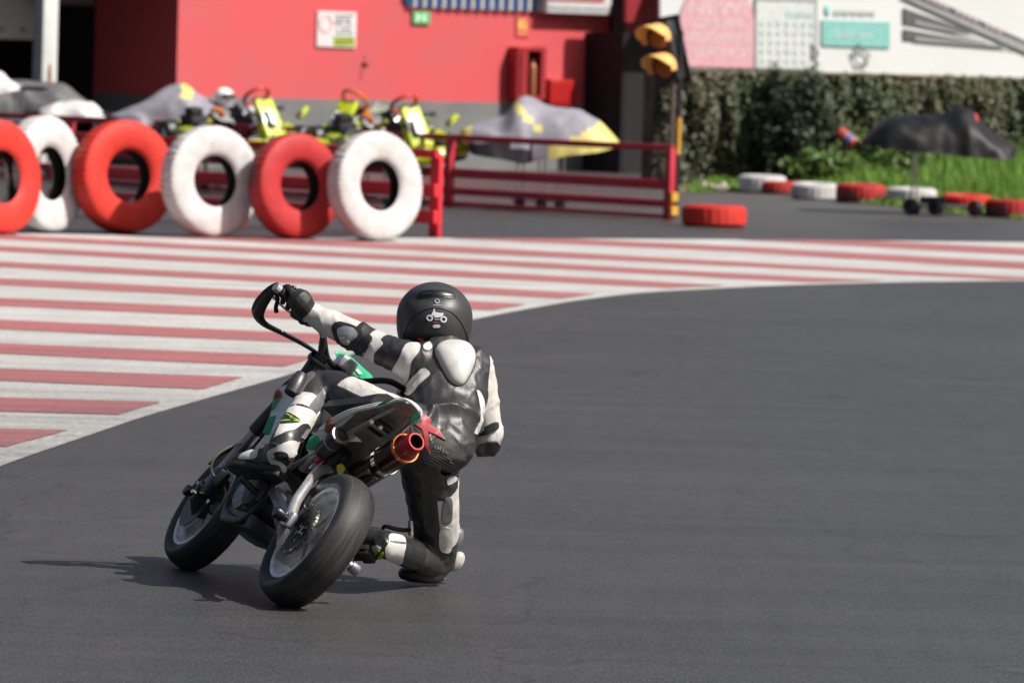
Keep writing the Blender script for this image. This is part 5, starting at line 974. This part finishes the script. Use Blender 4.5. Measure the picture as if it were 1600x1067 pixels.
# right leg: white side panels, knee armour, slider
kn = lambda pts: C8(520, 700, .225, pts)
patch('leg_panel', kn([(785, 212), (850, 185), (865, 220), (795, 262)]), [BV], LW, bo, .004)
patch('leg_panel', kn([(770, 350), (828, 335), (826, 525), (748, 525)]), [BV], LG, bo, .004)
patch('leg_panel', kn([(738, 545), (826, 548), (824, 730), (735, 715)]), [BV], LW, bo, .004)
for c_, r_, nm, m_ in ((pb(713, 877, .59), (.026, .026, .040), 'knee_armour', LWD), (pb(708, 845, .58), (.024, .032, .055), 'knee_armour', LG)): MB().ell(c_, r_, None, 16, 10).build(nm, m_, bo)
ksd = dl((0, 0, 1)); kf = dl((1, .1, 0)); kb = np.cross(ksd, kf)
zk = lambda px, py, x, dz=0: pb(px, py, x)
sl_c = pb(660, 901, .56); lift_ = max(0, .042 - (np.array([sl_c @ np.array([fw[2], lfv[2], upv[2]])])[0] + OB[2])); sl_c = sl_c + ksd * lift_
MB().loft([ering(sl_c + kf * u_, kf, kb, a, b, 18) for u_, a, b in ((-.085, .015, .010), (-.075, .035, .020), (-.04, .05, .030), (.02, .055, .034), (.06, .045, .032), (.078, .02, .02))]).build('knee_slider', LB, bo)
MB().tube([pb(683, 882, .53), pb(688, 894, .535), pb(694, 904, .54)], .005, 8).build('knee_zip', ALU, bo)
# helmet, facing down the track
hf = dl((.06, 1, -.16)); hf /= np.linalg.norm(hf); hr = np.cross(hf, dl((.02, 0, 1))); hr /= np.linalg.norm(hr); hu = np.cross(hr, hf); HC = pb(679, 496, .59)
g = MB(); nu, nv = 56, 34; v = []
for j in range(nv + 1):
    th = math.pi * (.001 + .78 * j / nv)
    for k in range(nu):
        a = 2 * math.pi * k / nu; st_ = math.sin(th) if th < math.pi / 2 else math.sin(th) ** .45; X_, Y_, Z_ = st_ * math.cos(a), st_ * math.sin(a), math.cos(th)      # X right, Y forward
        rx, ry, rz = .135, .165 if Y_ > 0 else .148, .126 if Z_ > 0 else .150
        b_ = max(0, -Y_); sp_ = .010 * math.exp(-((Z_ - .62) / .16) ** 2) * b_ * max(0, 1 - (X_ / .75) ** 4) - .006 * math.exp(-((Z_ - .36) / .10) ** 2) * b_ * max(0, 1 - (X_ / .65) ** 2) - .03 * max(0, -Z_ - .25) * (1 - abs(X_))
        zz = Z_ * rz
        if j >= nv - 5 and Y_ < 0: zz += .016 * b_ * (j - nv + 5) / 5 * max(0, 1 - X_ ** 2 * 1.3)
        e = np.array([X_ * rx, Y_ * ry, zz]); e = e * (1 + sp_ / .14); v.append(HC + hr * e[0] + hf * e[1] + hu * e[2])
f = [(j * nu + k, (j + 1) * nu + k, (j + 1) * nu + (k + 1) % nu, j * nu + (k + 1) % nu) for j in range(nv) for k in range(nu)] + [tuple(range(nu))]
vi = [HC + (np.array(p) - HC) * .90 for p in v]; g.add(v, f); base = len(v)
g.v += [tuple(p) for p in vi]; g.f += [tuple(i + base for i in q)[::-1] for q in f]; g.m += [0] * len(f); g.f += [(nv * nu + k, base + nv * nu + k, base + nv * nu + (k + 1) % nu, nv * nu + (k + 1) % nu) for k in range(nu)]; g.m += [0] * nu
HELM = mat('helmet_matte_black', (.030, .030, .031), .46, col2=(.036, .036, .037), vs=30, spec=.45, bump=.04, bs=400)
hm = g.build('helmet', HELM, person, angle=60); HV = bvh(hm.data)
MB().lathe([(.06, -.02), (.098, -.015), (.104, .0), (.098, .018), (.07, .02)], HC - hu * .108 + hf * .01, hu, 30, closed=True).build('neck_roll', mat('helmet_lining', (.02, .018, .018), .8), hm)
hx_ = lambda pts: C8(600, 430, .12187, pts)
patch('rear_spoiler', hx_([(210, 850), (235, 700), (290, 560), (380, 460), (480, 400), (600, 372), (700, 372), (800, 395), (900, 455), (985, 550), (1040, 660), (1085, 800), (1100, 870), (1075, 860), (1050, 740), (1000, 630), (930, 530), (850, 465), (740, 425), (620, 420), (510, 445), (410, 510), (330, 600), (270, 720), (240, 850)]), [HV], HELM, hm, .003, .004, 3.)
patch('vent', hx_([(445, 215), (560, 195), (680, 190), (800, 200), (890, 225), (930, 300), (860, 310), (760, 280), (640, 270), (540, 280), (440, 300)]), [HV], mat('vent_black', (.008, .008, .009), .3), hm, .002, .003, 3.)
patch('vent_slot', hx_([(735, 240), (870, 250), (890, 275), (750, 262)]), [HV], BLK, hm, .005, .004, 3.); patch('vent_slot', hx_([(470, 255), (490, 238), (610, 225), (620, 245)]), [HV], BLK, hm, .005, .004, 3.)
EMB = mat('emblem_white', (.62, .64, .68), .45); EMG = mat('emblem_grey', (.22, .24, .27), .5)
def ringpoly(cx, cy, r0, r1, n=18):
    pts = [(cx + r * math.cos(2 * math.pi * k / n), cy + r * math.sin(2 * math.pi * k / n)) for r in (r0, r1) for k in range(n)]
    return pts, [(k, (k + 1) % n, n + (k + 1) % n, n + k) for k in range(n)]
for cx, cy, a, b_, m_ in ((588, 548, 24, 41, EMB), (762, 566, 24, 42, EMB), (682, 336, 18, 36, EMG)):
    p_, f_ = ringpoly(cx, cy, a, b_); patch('emblem_ring', None, [HV], m_, hm, .0035, .003, raw=(hx_(p_), f_))
patch('emblem_bike', hx_([(628, 470), (640, 432), (652, 432), (650, 468), (690, 482), (768, 486), (755, 512), (720, 540), (650, 545), (640, 520), (612, 518), (600, 545), (590, 540)]), [HV], EMB, hm, .004, .003, 2.)
patch('emblem_engine', hx_([(640, 556), (720, 556), (712, 578), (645, 576)]), [HV], EMG, hm, .004, .003, 2.); patch('emblem_underline', hx_([(615, 594), (722, 600), (722, 614), (630, 612)]), [HV], mat('emblem_red', (.20, .05, .05), .5), hm, .004, .003, 3.)
patch('emblem_badge', hx_([(628, 632), (718, 632), (718, 672), (628, 672)]), [HV], EMB, hm, .004, .003, 3.); patch('emblem_line', hx_([(625, 385), (740, 385), (740, 396), (625, 396)]), [HV], EMG, hm, .004, .003, 3.)
# visor on the far side of the helmet
vv = []; nk, nj = 20, 8
for j in range(nj + 1):
    for k in range(nk + 1):
        a = R(20) + R(140) * k / nk; Z_ = -.12 + .55 * j / nj; cth = math.sqrt(max(0, 1 - Z_ * Z_)); vv.append(HC + hr * (.1335 * cth * math.cos(a)) + hf * (.168 * cth * math.sin(a)) + hu * Z_ * (.128 if Z_ > 0 else .152))
MB().add(vv, [(j * (nk + 1) + k, j * (nk + 1) + k + 1, (j + 1) * (nk + 1) + k + 1, (j + 1) * (nk + 1) + k) for j in range(nj) for k in range(nk)]).build('visor', mat('visor_smoke', (.01, .01, .012), .08), hm)
MB().ell(pb(658, 531, .50), (.012, .018, .010), None, 12, 8).build('collar_tag', mat('collar_red', (.5, .015, .015), .5), bo)
# gloves: palm, cuff, four fingers closed round the grip and a thumb underneath
GLV = mat('glove_black', (.015, .015, .016), .5, col2=(.024, .024, .024), vs=40, bump=.35, bs=120)
def glove(s_, wr):
    a = np.array([.780, s_ * .275, .964]); b = np.array([.757, s_ * .375, .9735]); ax = (b - a) / np.linalg.norm(b - a)
    mid = (a + b) / 2; toW = wr - mid; toW -= ax * (toW @ ax); toW /= np.linalg.norm(toW); e2 = np.cross(ax, toW); 
    if e2[2] < 0: e2 = -e2
    G = MB(); pc = mid + toW * .042 + e2 * .008
    G.tube([wr + (wr - pc) * .30, wr, mx_(wr, pc, .55), pc, mid + toW * .016 + e2 * .012], [.042, .039, .043, .045, .033], 16, sub=3)
    for k in range(4):
        o = a + (b - a) * (.08 + .28 * k); L_ = (.92, 1.0, .97, .82)[k]
        P = [o + toW * .040 + e2 * .014] + [o + (.029 + .002 * (q == 2)) * (math.cos(t) * toW + math.sin(t) * e2) for q, t in enumerate(np.array([.75, 1.55, 2.45, 3.3, 4.1]) * L_ + .1)]
        G.tube(P, [.0135, .0125, .012, .0112, .0105, .0095], 10, sub=3)
    o = a - ax * .004
    G.tube([pc - ax * .035, o + toW * .032 - e2 * .012, o + toW * .012 - e2 * .030, o + ax * .018 - toW * .014 - e2 * .028], [.016, .0145, .0125, .0105], 10, sub=3)
    me = remesh(G, .0035, 2, .4); me.materials.append(GLV); me.shade_smooth(); o = link('glove', me, person)
    kn_ = MB()
    for k in range(4): kn_.ell(a + (b - a) * (.08 + .28 * k) + toW * .036 + e2 * .030, (.011, .011, .007), None, 10, 6)
    kn_.build('knuckle_guard', mat('knuckle_black', (.025, .025, .027), .3), o, kind='stuff')
    MB().tube([wr + (wr - pc) * .18, wr + (wr - pc) * .30], [.0445, .0455], 16).build('cuff_strap', GLV, o)
glove(1, J['wrL']); glove(-1, J['wrR'])
# boots
def boot(shin_top, ankle, heel, toe, sole_dn, name, mB):
    d = toe - heel; Lf = np.linalg.norm(d); d /= Lf; dn = sole_dn - d * (sole_dn @ d); dn /= np.linalg.norm(dn); lat = np.cross(d, dn)
    G = MB(); sh = ankle - shin_top
    G.tube([shin_top, mx_(shin_top, ankle, .5), ankle, mx_(ankle, heel, .5)], [.056, .052, .048, .046], 18, sub=3)
    rs = []
    for t, w_, h_ in ((-.02, .018, .03), (.06, .033, .05), (.22, .037, .052), (.42, .038, .044), (.62, .044, .034), (.8, .046, .028), (.94, .036, .022), (1.02, .014, .012)):
        rs.append(ering(heel + d * Lf * t - dn * (h_ + .0), d, lat, w_, h_, 18))
    G.loft(rs); G.tube([ankle, heel + d * .06 - dn * .05, heel + d * .12 - dn * .05], [.05, .05, .04], 16, sub=3)
    me = remesh(G, .0045, 3, .5); me.materials.append(mB); me.shade_smooth(); o = link(name, me, person)
    outl = [(-.03, .0), (-.01, .028), (.08, .036), (.25, .036), (.42, .034), (.62, .046), (.8, .047), (.95, .034), (1.03, .0)]
    pl = [heel + d * Lf * t + lat * w_ for t, w_ in outl] + [heel + d * Lf * t - lat * w_ for t, w_ in outl[-2:0:-1]]
    MB().plate([p + dn * .004 for p in pl], dn, .022).build('sole', mat('boot_sole', (.014, .014, .014), .6), o, bevel=.004)
    MB().plate([heel + d * Lf * t + lat * w_ + dn * .02 for t, w_ in ((-.02, -.02), (.03, -.03), (.24, -.03), (.24, .03), (.03, .03), (-.02, .02))], dn, .02).build('heel_block', mat('boot_heel', (.014, .014, .014), .6), o, bevel=.004)
    return o, bvh(me)
bL, bLV = boot(mx_(J['knL'], J['anL'], .55), J['anL'], pb(442, 737, .36), pb(362, 731, .585), np.array([-.25, 0, -1.]), 'boot', LB)
T_ = [BV, bLV]
patch('boot_shell', [(425, 690), (437, 664), (448, 640), (462, 633), (486, 640), (499, 652), (494, 668), (480, 690), (462, 716), (450, 722), (436, 706)], T_, LW, bL, .003)
patch('toe_panel', lg([(230, 590), (290, 525), (390, 488), (490, 450), (475, 590)]), T_, LW, bL, .004)
patch('ankle_panel', lg([(640, 370), (730, 310), (820, 270), (920, 240), (1000, 175), (1060, 170), (1095, 215), (1060, 290), (1000, 345), (900, 395), (730, 412)]), T_, LB, bL, .007)
patch('buckle', lg([(975, 335), (1050, 222), (1080, 232), (1005, 350)]), T_, HARD, bL, .011, .006, 3.)
patch('instep_panel', lg([(500, 460), (640, 400), (730, 420), (640, 480), (605, 540), (640, 600), (480, 595)]), T_, LB, bL, .006)
patch('heel_guard', lg([(608, 525), (640, 475), (720, 440), (790, 400), (880, 368), (935, 385), (930, 450), (880, 590), (848, 570), (820, 510), (740, 488), (660, 525), (700, 580), (775, 640), (805, 700), (790, 740), (735, 745), (690, 680), (630, 610)]), T_, LW, bL, .010, .006, 3.)
patch('heel_cup', lg([(690, 545), (750, 500), (815, 525), (840, 580), (830, 660), (780, 640), (720, 590)]), T_, BLK, bL, .008, .005, 3.)
patch('claw_panel', lg([(735, 175), (790, 90), (835, 38), (900, 70), (985, 130), (960, 165)]), T_, LB, bL, .006)
CLW = mat('claw_green', (.20, .42, .02), .5)
for pts in ([(815, 75), (830, 68), (900, 105), (895, 118)], [(820, 95), (880, 112), (975, 142), (965, 150)], [(740, 160), (790, 140), (890, 140), (800, 158)], [(880, 150), (930, 135), (975, 152), (950, 160)]): patch('claw_mark', lg(pts), T_, CLW, bL, .009, .004, 3.)
MB().ell(pb(490, 652, .50), (.02, .03, .032), None, 14, 10).build('calf_pad', LW, bL)
patch('knee_shine', [(478, 640), (500, 612), (512, 600), (507, 625), (498, 650)], [BV], LG, bo, .003)  # sheen of the knee fabric put in as a lighter grey patch
bR, bRV = boot(mx_(J['knR'], J['anR'], .5), J['anR'], pb(586, 862, .30), pb(508, 862, .47), np.array([-.15, .15, -1.]), 'boot', LB)
T_ = [BV, bRV]
patch('boot_band', kn([(388, 590), (500, 612), (503, 690), (492, 720), (480, 812), (368, 770), (362, 690), (385, 665)]), T_, LW, bR, .004)
patch('boot_strap', kn([(395, 640), (500, 655), (500, 665), (395, 650)]), T_, LG, bR, .007, .004, 3.)
patch('boot_tip', kn([(175, 610), (215, 565), (235, 590), (215, 620), (180, 640)]), T_, LW, bR, .005); patch('lower_panel', kn([(215, 700), (300, 670), (345, 690), (300, 725), (250, 715)]), T_, LW, bR, .004)
patch('claw_mark', kn([(275, 735), (320, 705), (330, 715), (285, 750)]), T_, CLW, bR, .006); patch('claw_mark', kn([(310, 750), (350, 715), (358, 730), (325, 768)]), T_, CLW, bR, .006)
# right elbow cup
patch('elbow_pleats', C8(580, 520, .15, [(1110, 1010), (1300, 915), (1318, 960), (1310, 1010), (1150, 1075), (1105, 1060)]), [BV], LB, bo, .009)
patch('elbow_cup', C8(450, 600, .225, [(1315, 445), (1345, 415), (1410, 395), (1455, 395), (1460, 430), (1420, 490), (1350, 520), (1320, 490)]), [BV], BLK, bo, .012, .008, 4.)
